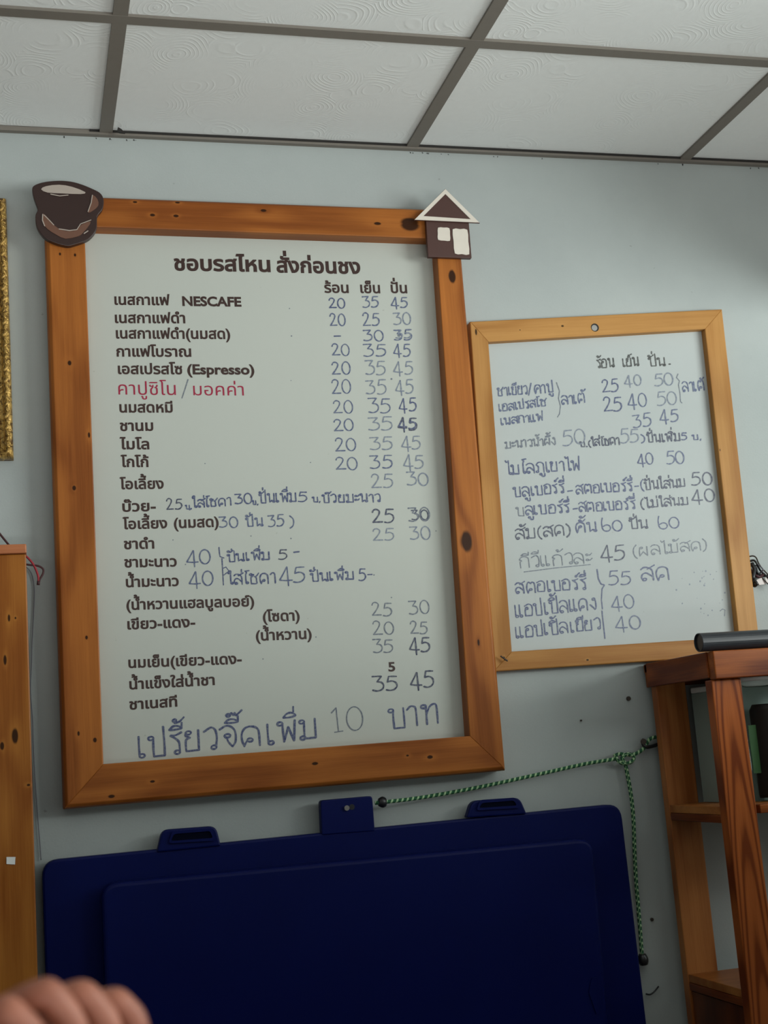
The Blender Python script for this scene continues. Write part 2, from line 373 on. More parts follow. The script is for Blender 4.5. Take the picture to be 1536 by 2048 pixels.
# single-stroke hand; consonants sit on 0..10; '@cx,cy,rx,ry,a0,sweep' is an arc
ARC = '@{},{},.85,.85,{},{}'
def lp(x, y, a=0, s=360, r=.85): return f'@{x},{y},{r},{r},{a},{s}'
HW = {
 '0': (7, ['@3.2,5,2.7,5,80,-360']), '1': (5, ['.3,8 2,10', '2,10 2.3,0', '1,-.1 3.8,.2']),
 '2': (6.6, ['.5,7.8 1.2,9.5 2.8,10 4.3,8.8 4.1,6.4 2.4,3 .5,.2', '.4,.2 3,.3 5.8,.4']),
 '3': (6.4, ['.4,9.6 2.6,9.8 4.8,9.8', '4.8,9.8 2.6,6.2', '2.6,6.2 4.6,5.8 5.6,3.8 4.8,1.2 2.6,0 .4,.5']),
 '4': (7, ['4,10 2.2,6 .4,2.1', '.4,2.1 3,1.7 6.2,1.8', '4.1,9.9 4.2,4 4.3,-1.6']),
 '5': (6.4, ['5.6,9.9 3.6,9.9 1.9,9.8', '1.9,9.8 1.2,6', '1.2,6 3.4,6.6 5.2,5.4 5.5,2.8 4,.6 2,0 .4,.4']),
 '6': (6.4, ['1.2,12.6 .6,8 .9,2.4 2.2,.3 4.2,.3 5.4,2.6 4.8,5.2 3,5.9 1.1,4.4']),
 'ก': (6.6, ['.9,0 .8,3 .9,5.6 1.7,6.4 .4,7.6', '.4,7.6 1.5,9.5 3.4,10 5,9 5.5,7 5.6,0']),
 'ข': (6.2, [lp(1.5, 9, 0, 360), '2.3,9 2,7.9 1,7 2.1,6.2 1.2,5.4 1.2,.2', '1.2,.2 5,.1', '5,.1 5.1,5 5,9.8']),
 'ค': (6.8, [lp(3.1, 5.8, 90, -360), '2.4,5.2 1.6,2.6 1,0', '1,0 .5,3 .5,6.5 1.5,9.2 3.3,10 5.1,9 5.7,6.6 5.8,0']),
 'ง': (5.4, [lp(3, 9), '3.9,9 4.3,6 4.2,1.5 3.5,0', '3.5,0 2,2.4 .5,4.4']),
 'จ': (6.4, [lp(2.8, 5.2), '2.6,4.3 3,2.4 4.2,0', '4.2,0 5.2,2.5 5.2,7 4,9.4 2.4,9.9 .5,8.4']),
 'ช': (6.8, [lp(1.3, 9), '2.1,9 1.9,7.8 1,7 2,6 1.2,5.2 1.3,.2', '1.3,.2 4.8,.2 4.9,3 4.8,5.8 3.8,7.2', '3.8,7.2 5,7.6 6.6,10.4']),
 'ซ': (6.8, [lp(1.2, 9), '2,9 2.4,8.2 3,9.2 2.6,7.4 1.3,6 1.3,.2', '1.3,.2 4.8,.2 4.9,3 4.8,5.8 3.8,7.2', '3.8,7.2 5,7.6 6.6,10.4']),
 'ด': (6.8, [lp(2.9, 3.1, 90, 360), '2.1,2.9 1.5,1.6 1.1,0', '1.1,0 .5,3 .5,6.5 1.5,9.2 3.3,10 5.1,9 5.7,6.6 5.8,0']),
 'ต': (6.8, [lp(2.9, 3.1, 90, 360), '2.1,2.9 1.5,1.6 1.1,0', '1.1,0 .5,3 .5,6.5 1.3,9.6 2.4,9.9 3.1,8.7 4,10 5.3,9.2 5.8,6 5.8,0']),
 'ท': (6.6, [lp(1.2, 9), '2,9 2,5 2,0', '2,5 3.2,8.6 4.6,9.8 5.5,8.6 5.6,0']),
 'น': (6.8, [lp(1.2, 9), '2,9 2,5 2,.3', '2,.3 3.6,2 4.6,1.8', lp(5.2, .9), '5.6,1.6 5.6,9.9']),
 'บ': (6.6, [lp(1.2, 9), '2,9 1.9,5 2,.2', '2,.2 5.5,.1', '5.5,.1 5.5,5 5.4,9.8']),
 'ป': (6.6, [lp(1.2, 9), '2,9 1.9,5 2,.2', '2,.2 5.5,.1', '5.5,.1 5.5,6 5.3,14']),
 'ผ': (6.8, [lp(2.1, 8.8), '1.3,9 .9,5 1,.2', '1,.2 3.2,4.6', '3.2,4.6 5.6,.2', '5.6,.2 5.6,9.8']),
 'พ': (7.2, [lp(1.2, 9), '2,9 2.1,5 2.3,.2', '2.3,.2 3.9,7', '3.9,7 5.6,.2', '5.6,.2 6.2,9.9']),
 'ฟ': (7.2, [lp(1.2, 9), '2,9 2.1,5 2.3,.2', '2.3,.2 3.9,7', '3.9,7 5.6,.2', '5.6,.2 6.2,14']),
 'ภ': (6.6, [lp(1, .9), '1.7,1.2 1.8,5.6 .5,7.6', '.5,7.6 1.7,9.6 3.6,10 5.2,8.8 5.6,7 5.6,0']),
 'ม': (6.8, [lp(1.2, 9), '2,9 1.9,5 1.9,1.6', lp(1.3, .9), '2,.5 5.6,.3', '5.6,.3 5.6,9.8']),
 'ย': (6.4, [lp(1.9, 9), '1.2,9.4 .9,7.8 2.4,6.6', '2.4,6.6 1,5.4 1,.3', '1,.3 5.1,.2', '5.1,.2 5.1,9.8']),
 'ร': (5.2, ['4.6,9.9 2.6,8.8 1,8.8', '1,8.8 2.8,7 3.7,5.2 3.8,1.4', lp(3, .9)]),
 'ล': (6.8, [lp(1.8, 1), '1,.8 .5,2.6 1.2,5 3,5.6 5.6,2.6', '.5,8.4 1.8,9.8 3.8,9.8 5.2,8.4 5.7,6 5.8,0']),
 'ว': (5.4, [lp(3.5, .9), '4.2,1.3 4.6,5 4.2,8.6 2.8,10 .5,8.4']),
 'ส': (6.9, [lp(1.8, 1), '1,.8 .5,2.6 1.2,5 3,5.6 5.6,2.6', '.5,8.4 1.8,9.8 3.6,9.6 5.2,8 5.7,5.6 5.8,0', '3.4,8.4 6.8,11']),
 'อ': (6.4, [lp(2, 6.6), '1.2,6.3 .9,4 1,.3', '1,.3 5.2,.2', '5.2,.2 5.6,5 5.2,8.6 3.2,10 .6,8.6']),
 'า': (4.4, ['.3,8.2 1.5,9.8 2.7,9.6 3.3,8 3.4,0']), 'ำ': (4.4, ['@-1.4,12,.8,.8,0,360', '.3,8.2 1.5,9.8 2.7,9.6 3.3,8 3.4,0']),
 'เ': (3.5, ['.8,10 .8,5 .9,1', lp(1.7, 1, 180)]), 'แ': (6.2, ['.6,10 .6,5 .7,1', lp(1.5, 1, 180), '3.4,10 3.4,5 3.5,1', lp(4.3, 1, 180)]),
 'โ': (4, ['4,13.6 1.2,13.2', '1.2,13.2 2.2,11.6 1.6,9 1.6,1', lp(2.4, 1, 180)]),
 'ใ': (4.2, [lp(1.5, 12), '.7,12.6 1.5,14 2.7,13.4 2.4,10 2.4,1', lp(3.2, 1, 180)]),
 'ไ': (4.2, ['.3,14 1,12.3 2.4,13.8', '2.4,13.8 2.4,7 2.4,1', lp(3.2, 1, 180)]),
 'ะ': (4.2, [lp(1, 7.2, 0, 360, .7), '1.7,6.8 2.6,7 3.6,8.4', lp(1, 2.6, 0, 360, .7), '1.7,2.2 2.6,2.4 3.6,3.8']),
 'ั': (0, [lp(-3.6, 12.3, 0, 360, .7), '-3,11.8 -1.8,11.6 -.4,13.4']), 'ิ': (0, ['-4.6,11.4 -3.4,13 -1.8,13.2 -.5,11.8 -2.6,11.2 -4.6,11.4']),
 'ี': (0, ['-4.6,11.4 -3.4,12.8 -1.8,12.8 -.6,11.6 -2.6,11.2 -4.6,11.4', '-.6,11.6 -.5,14.2']), 'ึ': (0, ['-4.6,11.4 -3,13 -1.4,12.4', '-4.6,11.4 -1,11.3', lp(-.6, 12.6, 0, 360, .7)]),
 '็': (0, [lp(-3.2, 12), '-2.4,12.6 -3.6,13.8 -1.8,14.2 -.2,15']),
 'ุ': (0, [lp(-1.8, -2.2, 0, 360, .7), '-1.1,-2 -1,-4.6']), 'ู': (0, [lp(-3.4, -2.2, 0, 360, .7), '-2.7,-2.2 -2.5,-4.4', '-2.5,-4.4 -.8,-4.4 -.6,-1.6']),
 '่': (0, ['-1.2,11.4 -1.1,14']), '้': (0, [lp(-2.8, 12.9, 0, 360, .6), '-2.4,12.2 -2.8,11.6 -1.2,12.2 .3,14']), '๊': (0, [lp(-3.6, 12, 0, 360, .6), '-3,12.2 -2.6,13 -2,12 -1.6,13 -1.2,11.8 .6,14']),
 '์': (0, [lp(-1.8, 12.2, 0, 360, .6), '-1.2,12.4 -.9,13.4 .6,15']),
 '(': (4, ['3,12 1.4,9 1,5 1.6,1 3,-1.6']), ')': (4, ['.8,12 2.4,9 2.8,5 2.2,1 .6,-1.6']), '-': (5, ['.8,5 4,5.2']), '/': (5, ['4.2,12 .6,-2']),
 '.': (3, [lp(1, .6, 0, 360, .3)]), ',': (3, ['1.4,1 .8,-1.6']), '=': (4, ['.6,6 3.2,6.2', '.6,3.6 3.2,3.8']), ' ': (4, []), '?': (5, ['.6,8.6 2.4,10 3.8,8.6 3.2,2']),
}
def arcs(tok):
    cx, cy, rx, ry, a0, sw = [float(q) for q in tok[1:].split(',')]; n = 14 if rx < 2 else 22
    return [Vector((cx + rx * math.cos(math.radians(a0 + sw * i / n)), cy + ry * math.sin(math.radians(a0 + sw * i / n)))) for i in range(n + 1)]
def strokes_of(st):
    if st.startswith('@'): return arcs(st)
    pts = [Vector([float(q) for q in t.split(',')]) for t in st.split()]
    return smooth_open([p.to_3d() for p in pts], 5) if len(pts) > 2 else pts
def ribbon(paths, w, mat, parent, Y, name='handwritten_text'):
    verts = []; faces = []; k = 0
    for P in paths:
        P = [Vector(p[:2]) for p in P]; P = [p for i, p in enumerate(P) if i == 0 or (p - P[i - 1]).length > .15]
        if len(P) < 2: continue
        off = .0003 + .00003 * (k % 7); k += 1
        ww = w * random.uniform(.9, 1.1)
        t0 = (P[0] - P[1]).normalized(); t1 = (P[-1] - P[-2]).normalized()
        P = [P[0] + t0 * ww * .35] + P + [P[-1] + t1 * ww * .35]; n = len(P); b0 = len(verts)
        for i, p in enumerate(P):
            t = (P[min(i + 1, n - 1)] - P[max(i - 1, 0)]).normalized(); nn = Vector((-t.y, t.x))
            hw_ = ww / 2 * (.55 if i in (0, n - 1) else 1) * (1 + .12 * math.sin(i * .7 + k))
            for s in (1, -1):
                q = p + nn * hw_ * s; verts.append(at(q.x, q.y, Y - off - .0000025 * i))
        for i in range(n - 1): faces.append((b0 + 2 * i, b0 + 2 * i + 1, b0 + 2 * i + 3, b0 + 2 * i + 2))
    fx = []
    for f in faces:
        a, b, c = [verts[i] for i in f[:3]]
        fx.append(f if (b - a).cross(c - a).y < 0 else f[::-1])
    return put(name, verts, fx, mat, parent)
def hand(text, x0, y0, x1, y1, h, mat, parent, Y, w=2.6, jit=.35):
    x = 0; segs = []
    for i, ch in enumerate(text):
        adv, sts = HW[ch]; dx = dy = 0
        if ch in TONE:
            if (i and text[i - 1] in UP) or (i + 1 < len(text) and text[i + 1] == 'ำ'): dy = 3.0
            if (i and text[i - 1] in ASC) or (i > 1 and text[i - 1] in UP and text[i - 2] in ASC): dx = -1.8
        elif ch in UP and ch != 'ำ' and i and text[i - 1] in ASC: dx = -1.8
        jx, jy, sc = random.uniform(-jit, jit), random.uniform(-jit, jit), random.uniform(.94, 1.05)
        for st in sts: segs.append([(p.x + dx + x + jx, p.y * sc + dy + jy) for p in strokes_of(st)])
        x += adv
    lo = min(p[0] for s in segs for p in s); hi = max(p[0] for s in segs for p in s)
    A, B_ = Vector((x0, y0)), Vector((x1, y1)); sx = (B_ - A) / (hi - lo)
    out = []
    for s in segs:
        P = []
        for px, py in s:
            b = A + sx * (px - lo); P.append(b + vup(*b) * (py * h / 10))
        out.append(P)
    return ribbon(out, w, M[mat], parent, Y)

# ------------------------------------------------------------------ framed boards
def member(name, oa, ob, ib, ia, yf, yb, prof, mat_fn, parent, **k):
    """mitred frame length. oa, ob outer corners; ia, ib inner corners (world, at front plane)"""
    g = (ob - oa).normalized(); fr = frame_axes(oa, g, (ia - oa)); verts = []; n = len(prof)
    for o_, i_ in ((oa, ia), (ob, ib)):
        for u, y in prof:
            p = o_.lerp(i_, u); verts.append(Vector((p.x, y, p.z)))
    faces = [tuple(range(n)), tuple(range(2 * n - 1, n - 1, -1))] + [(i, i + n, (i + 1) % n + n, (i + 1) % n) for i in range(n)]
    return put(name, verts, faces, mat_fn(fr), parent, fr, bevel=.0008, seg=1, **k)
def mk_wood(name, L, D, px_knots, Y, seed, rings=1.0, rough=.38):
    def fn(fr):
        inv = fr.inverted(); ks = []
        for x, y, a, b in px_knots:
            p = inv @ at(x, y, Y); ks.append((p.x, p.y, a, b))
        return wood(name, L, D, ks, rough, rings, seed)
    return fn
Y1 = -.05; P1 = -.018
b1 = empty('menu_board', at(570, 1619, 0) * 1, 'large menu board in orange pine frame with brown cup and house cutouts on its corners', 'menu board')
def A1(x, y): return at(x, y, Y1)
O = [A1(87, 387), A1(917, 418), A1(1013.5, 1541), A1(127, 1619)]
I = [A1(169, 453), A1(872, 477), A1(939.7, 1472), A1(207, 1528)]
prof1 = [(0, -.004), (0, Y1 + .010), (.04, Y1 + .004), (.11, Y1), (.985, Y1), (1, Y1 + .0012), (1, -.006)]
kn = {0: [(270, 404, .004, .002), (305, 430, .005, .003), (352, 432, .005, .003), (355, 405, .005, .002), (527, 421, .006, .003), (755, 447, .007, .003), (820, 449, .018, .014)],
      1: [(904, 553, .012, .007), (932, 1083, .020, .011), (975, 990, .003, .002), (957, 1285, .006, .002), (960, 1505, .005, .003)],
      2: [(630, 1527, .006, .003), (860, 1514, .005, .003), (305, 1563, .004, .002), (223, 1593, .006, .003), (815, 1511, .003, .002)],
      3: [(139, 726, .005, .0035), (150, 510, .003, .002), (120, 508, .003, .002), (173, 1275, .003, .002), (148, 976, .004, .003), (178, 870, .005, .002), (157, 1467, .004, .002), (190, 1480, .004, .003)]}
for i in range(4):
    j = (i + 1) % 4
    member('frame_rail', O[i], O[j], I[j], I[i], Y1, 0, prof1, mk_wood('pine_orange_%d' % i, ORL, ORD, kn[i], Y1, 3.1 * i + 1, [.35, .9, .3, .55][i]), b1)
def sheet(name, corners, y, mat, parent, grow=.012):
    c = sum(corners, Vector()) / 4; pts = []
    for p in corners:
        pts.append(Vector((p.x + math.copysign(grow, p.x - c.x), y, p.z + math.copysign(grow, p.z - c.z))))
    return extrude(name, pts[::-1], .006, mat, parent)
sheet('board_panel', I, P1, M['panel1'], b1, .015)
PT = lambda t, x0, y0, x1, y1, h=15.5, m='brown', b=.029, tr=0: printed(t, x0, y0, x1, y1, h, M[m], b1, P1, b, tr)
PT('ชอบรสไหน', 350, 540, 540, 543, 22, b=.034)
PT('สั่งก่อนชง', 555, 544, 720, 547, 22, b=.034)
PT('ร้อน', 650, 585, 697, 585.5); PT('เย็น', 722, 585.5, 760, 586); PT('ปั่น', 783, 585.5, 814, 586)
PT('เนสกาแฟ', 230, 609, 339, 610); PT('NESCAFE', 366, 611, 482, 612.5, 14.2, b=.04)
PT('เนสกาแฟดำ', 231, 645.5, 370, 646); PT('เนสกาแฟดำ(นมสด)', 233, 676.5, 460, 677.5)
PT('กาแฟโบราณ', 234, 712.6, 382, 713); PT('เอสเปรสโซ', 237, 747.5, 364, 748); PT('(Espresso)', 376, 748, 508, 748.5, 15, b=.034)
PT('คาปูซิโน', 237, 789, 352, 790, 20, 'red', .0); PT('มอคค่า', 387, 790.5, 488, 791, 19, 'red', .0)
PT('นมสดหมี', 240, 824.5, 345, 824.5); PT('ชานม', 241, 861.5, 306, 861); PT('ไมโล', 241, 898, 298, 898); PT('โกโก้', 243, 933.5, 297, 933.5)
PT('โอเลี้ยง', 241, 978, 327, 977); PT('บ๊วย-', 246, 1023, 311, 1021.5); PT('โอเลี้ยง', 247, 1058, 334, 1056); PT('(นมสด)', 349, 1056, 437, 1053)
PT('ชาดำ', 249, 1098, 308, 1096.5); PT('ชามะนาว', 250, 1134.5, 353, 1132.5); PT('น้ำมะนาว', 253, 1174, 357, 1171.5)
PT('(น้ำหวานแฮลบูลบอย์)', 254, 1219.5, 508, 1212); PT('เขียว-แดง-', 256, 1258.5, 390, 1253.5)
PT('(โซดา)', 527, 1243, 599, 1240.5); PT('(น้ำหวาน)', 513, 1281, 623, 1277)
PT('นมเย็น(เขียว-แดง-', 258, 1335.5, 483, 1327); PT('น้ำแข็งใส่น้ำชา', 260, 1378.5, 429, 1369.5); PT('ชาเนสที', 260, 1419, 354, 1412.5)
PT('5', 778, 1342.5, 790, 1342, 14)
HB = lambda t, x0, x1, y0, h, m='mid', y1=None, w=2.7: hand(t, x0, y0, x1, y0 if y1 is None else y1, h, m, b1, P1, w)
rows = [(('20', 659, 690, 616, 20, 'blue'), ('35', 726, 757, 614.5, 21, 'mid'), ('45', 783, 815, 615, 21, 'mid')),
 (('20', 661, 691, 652, 23), ('25', 727, 759, 651.8, 25), ('30', 788, 822, 649.4, 24, 'faint')),
 (('-', 669, 682, 682, 20, 'blue'), ('30', 728, 767, 682, 22), ('35', 789, 824, 679.5, 21)),
 (('20', 665, 699, 711, 22), ('35', 728, 772, 712.6, 24), ('45', 788, 821, 712, 24)),
 (('20', 665, 701, 749, 24), ('35', 732, 771, 749, 27, 'faint'), ('45', 788, 826, 748.5, 26, 'faint')),
 (('20', 665, 702, 787, 27), ('35', 733, 773, 788.5, 28, 'faint'), ('45', 792, 827, 787, 27, 'faint')),
 (('20', 668, 706, 826, 25), ('35', 738, 781, 826, 28), ('45', 799, 833, 822, 25, 'blue')),
 (('20', 669, 707, 862, 24), ('35', 738, 785, 861, 26, 'faint'), ('45', 797, 834, 859.6, 24, 'dark')),
 (('20', 672, 712, 901.7, 25), ('35', 741, 785, 899, 26, 'faint'), ('45', 804, 841, 898, 27, 'faint')),
 (('20', 673, 715, 939, 25), ('35', 741, 785, 936.6, 25), ('45', 808, 847, 936.6, 27, 'faint')),
 (('25', 744, 786, 975, 27, 'faint'), ('30', 815, 857, 970.8, 26, 'faint')),
 (('25', 746, 788, 1045, 27, 'dark'), ('30', 818, 860, 1042.5, 27, 'grey')),
 (('25', 747, 788, 1080, 24, 'faint'), ('30', 821, 861, 1079, 26, 'faint')),
 (('25', 745, 784, 1231.6, 26, 'grey'), ('30', 819, 859, 1228, 28, 'grey')),
 (('20', 747, 788, 1269, 26, 'grey'), ('25', 822, 855, 1267, 25, 'grey')),
 (('35', 747, 786, 1305, 26, 'grey'), ('45', 820, 860, 1304, 28, 'dark')),
 (('35', 746, 795, 1381, 30, 'dark'), ('45', 822, 868, 1375, 32, 'dark'))]
for r in rows:
    for c in r: HB(c[0], c[1], c[2], c[3], c[4], c[5] if len(c) > 5 else 'mid', w=3.2 if len(c) > 5 and c[5] == 'dark' else 2.6)
HB('30', 824, 857, 1040, 20, 'dark', w=2.5); HB('45', 798, 832, 857, 20, 'blue', w=2.5); HB('35', 792, 822, 676, 16, 'faint')
HB('25', 333.7, 364, 1019, 21, 'dark', 1018, 2.6); HB('บ', 371, 379, 1018, 8, 'blue', w=2.4); HB(',', 379, 383, 1018, 10, 'blue')
HB('ใส่โซดา', 375.6 + 10, 462, 1015, 16, 'blue', 1011); HB('30', 470.5, 504, 1008, 20, 'blue'); HB('บ,', 505, 516, 1009, 8, 'blue')
HB('ปั่นเพิ่ม', 519, 592, 1006, 18, 'blue', 1003.5); HB('5', 597, 614, 1003, 20, 'blue'); HB('บ,', 625, 640, 1004, 10, 'blue'); HB('บ๊วยมะนาว', 645, 761, 1005.5, 16, 'blue', 1003.5)
HB('30', 439, 476, 1055, 22, 'mid'); HB('ปั่น', 492, 526, 1053, 17, 'mid', 1051); HB('35', 537, 568, 1053, 22, 'mid', 1052); HB(')', 580, 588, 1053, 19, 'mid')
HB('40', 374, 421, 1130, 28, 'mid', 1128); HB('ปั่นเพิ่ม', 455, 538.5, 1124, 16, 'blue', 1119); HB('5', 557.5, 574, 1118, 19, 'dark'); HB('-', 588, 599, 1112, 16, 'blue', 1111)
HB('40', 379, 426.6, 1174, 30, 'mid', 1171); HB('ใส่โซดา', 457, 551, 1169, 20, 'blue', 1166); HB('45', 560, 610, 1166, 31, 'mid', 1164); HB('ปั่นเพิ่ม', 621, 707, 1163, 17, 'blue', 1159); HB('5-', 718, 745, 1161, 23, 'blue')
ribbon([[(438, 1095), (439, 1106), (440, 1113), (448, 1116)], [(444, 1117), (445, 1135), (447, 1170)], [(445, 1137), (452, 1134), (458, 1142), (448, 1150)]], 2.6, M['blue'], b1, P1)
ribbon([[(376, 759), (370, 778), (364, 796)]], 2.4, M['grey'], b1, P1)
HB('เปรี้ยว', 279, 435, 1516, 42, 'blue', 1497, 4.2); HB('จี๊ด', 441, 520, 1496, 41, 'blue', 1490, 4.2); HB('เพิ่ม', 537, 632, 1490, 42, 'blue', 1477, 4.2)
HB('10', 665, 727, 1463, 50, 'grey', 1459, 2.6); HB('บาท', 779, 876, 1458, 42, 'blue', 1447, 3.8)
for x, y, r in ((579, 617, 1.2), (583, 672, 1.5), (582, 1077, 1.5), (783, 758, 2), (621, 925, 1.2), (410, 927, 1.2), (526, 1318, 1.3), (582, 761, 1), (798, 671, 3), (748, 1150, 1.5), (783, 1195, 1.4), (632, 1274, 1.3), (872, 1062, 1.2), (371, 1129, 1.3), (346, 1080, 1.2), (502, 1072, 1.2)):
    extrude('ink_speck', [at(x + r * math.cos(a), y + r * math.sin(a), P1 - .0003) for a in [k * math.pi / 4 for k in range(8)]], .0003, M['grey'], b1)

# cup and house cutouts fixed on the corners
def zoomer(ox, oy, s, Y): return lambda pts: [at(ox + x / s, oy + y / s, Y) for x, y in pts]
Z = zoomer(40, 340, 7.68, -.062)
cup = extrude('cup_cutout', smooth_closed(Z([(190, 270), (260, 215), (400, 178), (600, 162), (780, 175), (950, 220), (1120, 290), (1230, 350), (1280, 430), (1285, 520), (1262, 610), (1195, 695), (1182, 780), (1180, 880), (1150, 960), (1080, 1040), (1000, 1090), (850, 1140), (740, 1165), (610, 1140), (480, 1095), (380, 1040), (310, 960), (255, 860), (238, 760), (242, 680), (272, 600), (235, 490), (200, 380)]))[::-1], 0.0118, M['cupb'], b1, bevel=.001, label='dark brown painted coffee cup and saucer cutout')
Z2 = zoomer(40, 340, 7.68, -.0632)
for nm, pts, mt in (('coffee_surface', [(325, 295), (400, 248), (600, 226), (800, 258), (1005, 340), (930, 368), (650, 358), (420, 345)], 'dim'),
                    ('handle_opening', [(1112, 380), (1190, 450), (1205, 540), (1140, 610), (1045, 655), (1095, 500)], 'tan'),
                    ('saucer', [(345, 670), (420, 725), (520, 845), (640, 920), (760, 940), (870, 920), (940, 840), (1085, 790), (1040, 880), (960, 970), (900, 1015), (700, 1055), (560, 995), (420, 905), (350, 800)], 'tan')):
    extrude(nm, smooth_closed(Z2(pts), 2)[::-1], .0013, M[mt], cup)
for pts in ([(600, 905), (760, 930), (875, 915), (930, 828), (1090, 768)], [(350, 680), (345, 770), (380, 860)], [(370, 690), (440, 760), (520, 845)], [(1112, 385), (1095, 500), (1045, 640)], [(985, 975), (1045, 935)], [(470, 370), (610, 398), (740, 385)]):
    ribbon([[(40 + x / 7.68, 340 + y / 7.68) for x, y in pts]], 1.8, M['dim'], cup, -.0634, 'highlight_line')
Z = zoomer(820, 360, 9.6, -.060)
house = extrude('house_cutout', Z([(305, 760), (1130, 800), (1185, 1500), (350, 1472)])[::-1], .0098, M['choc'], b1, bevel=.0008, label='brown painted house cutout with white roof edge')
Z = zoomer(820, 360, 9.6, -.064)
extrude('roof', Z([(80, 768), (680, 165), (1345, 828)])[::-1], .0038, M['choc'], house, bevel=.0008)
Z = zoomer(820, 360, 9.6, -.0652)
def ring(name, out, inn, dy, mat, parent):
    n = len(out); v = list(out) + list(inn); v += [p + Vector((0, dy, 0)) for p in v]; f = []
    for i in range(n):
        j = (i + 1) % n; f += [(i, j, n + j, n + i), (i, 2 * n + i, 2 * n + j, j), (n + i, n + j, 3 * n + j, 3 * n + i)]
    return put(name, v, f, mat, parent)
ring('roof_edge', Z([(90, 760), (680, 172), (1330, 815)]), Z([(258, 692), (680, 268), (1165, 752)]), .0012, M['cream'], house)
Z = zoomer(820, 360, 9.6, -.0612)
extrude('house_window', smooth_closed(Z([(540, 915), (650, 913), (755, 925), (768, 1050), (768, 1165), (660, 1162), (540, 1145), (535, 1030)]), 2)[::-1], .0013, M['cream'], house)
extrude('house_door', smooth_closed(Z([(820, 945), (960, 943), (1100, 955), (1120, 1180), (1138, 1425), (1000, 1420), (862, 1408), (838, 1180)]), 2)[::-1], .0013, M['cream'], house)

# second board
Y2 = -.022; P2 = -.006
b2 = empty('whiteboard', at(1230, 1328, 0), 'smaller whiteboard in a pale yellow pine frame hung right of the menu board', 'whiteboard')
def A2(x, y): return at(x, y, Y2)
O = [A2(940, 643), A2(1444.5, 618), A2(1522, 1308), A2(987, 1343)]
I = [A2(977, 683.7), A2(1410, 658), A2(1478, 1274), A2(1024, 1303)]
prof2 = [(0, -.001), (0, Y2 + .0015), (.04, Y2), (.98, Y2), (1, Y2 + .001), (1, -.0015)]
kn = {0: [(1125, 652, .003, .002), (1040, 660, .0015, .001)], 1: [(1440, 900, .002, .001)], 2: [(1010, 1320, .002, .0015), (1175, 1320, .003, .002)], 3: [(952, 664, .006, .002), (1008, 1316, .003, .002)]}
for i in range(4):
    j = (i + 1) % 4
    member('frame_rail', O[i], O[j], I[j], I[i], Y2, 0, prof2, mk_wood('pine_pale_%d' % i, YEL, YED, kn[i], Y2, 2.3 * i + 9, .3, .5), b2)
sheet('board_panel', I, P2, M['panel2'], b2, .008)
c = at(1190, 655, Y2 - .0005)
def disc(name, c, r, dy, mat, parent, n=20, **k):
    return extrude(name, [c + Vector((r * math.cos(a), 0, r * math.sin(a))) for a in [2 * math.pi * i / n for i in range(n)]][::-1], dy, mat, parent, **k)
disc('screw_hole', c, .0085, .0004, M['gap'], b2); disc('screw_head', c + Vector((-.0015, -.0006, -.001)), .0062, .001, M['steel'], b2)
tube('splinter', [at(1001, 1312, -.03), at(1008, 1317, -.031), at(1015, 1322, -.030)], .0015, M['rust'], b2, n=6)
HW2 = lambda t, x0, x1, y0, h, m='blue', y1=None, w=2.6: hand(t, x0, y0, x1, y0 if y1 is None else y1, h, m, b2, P2, w)
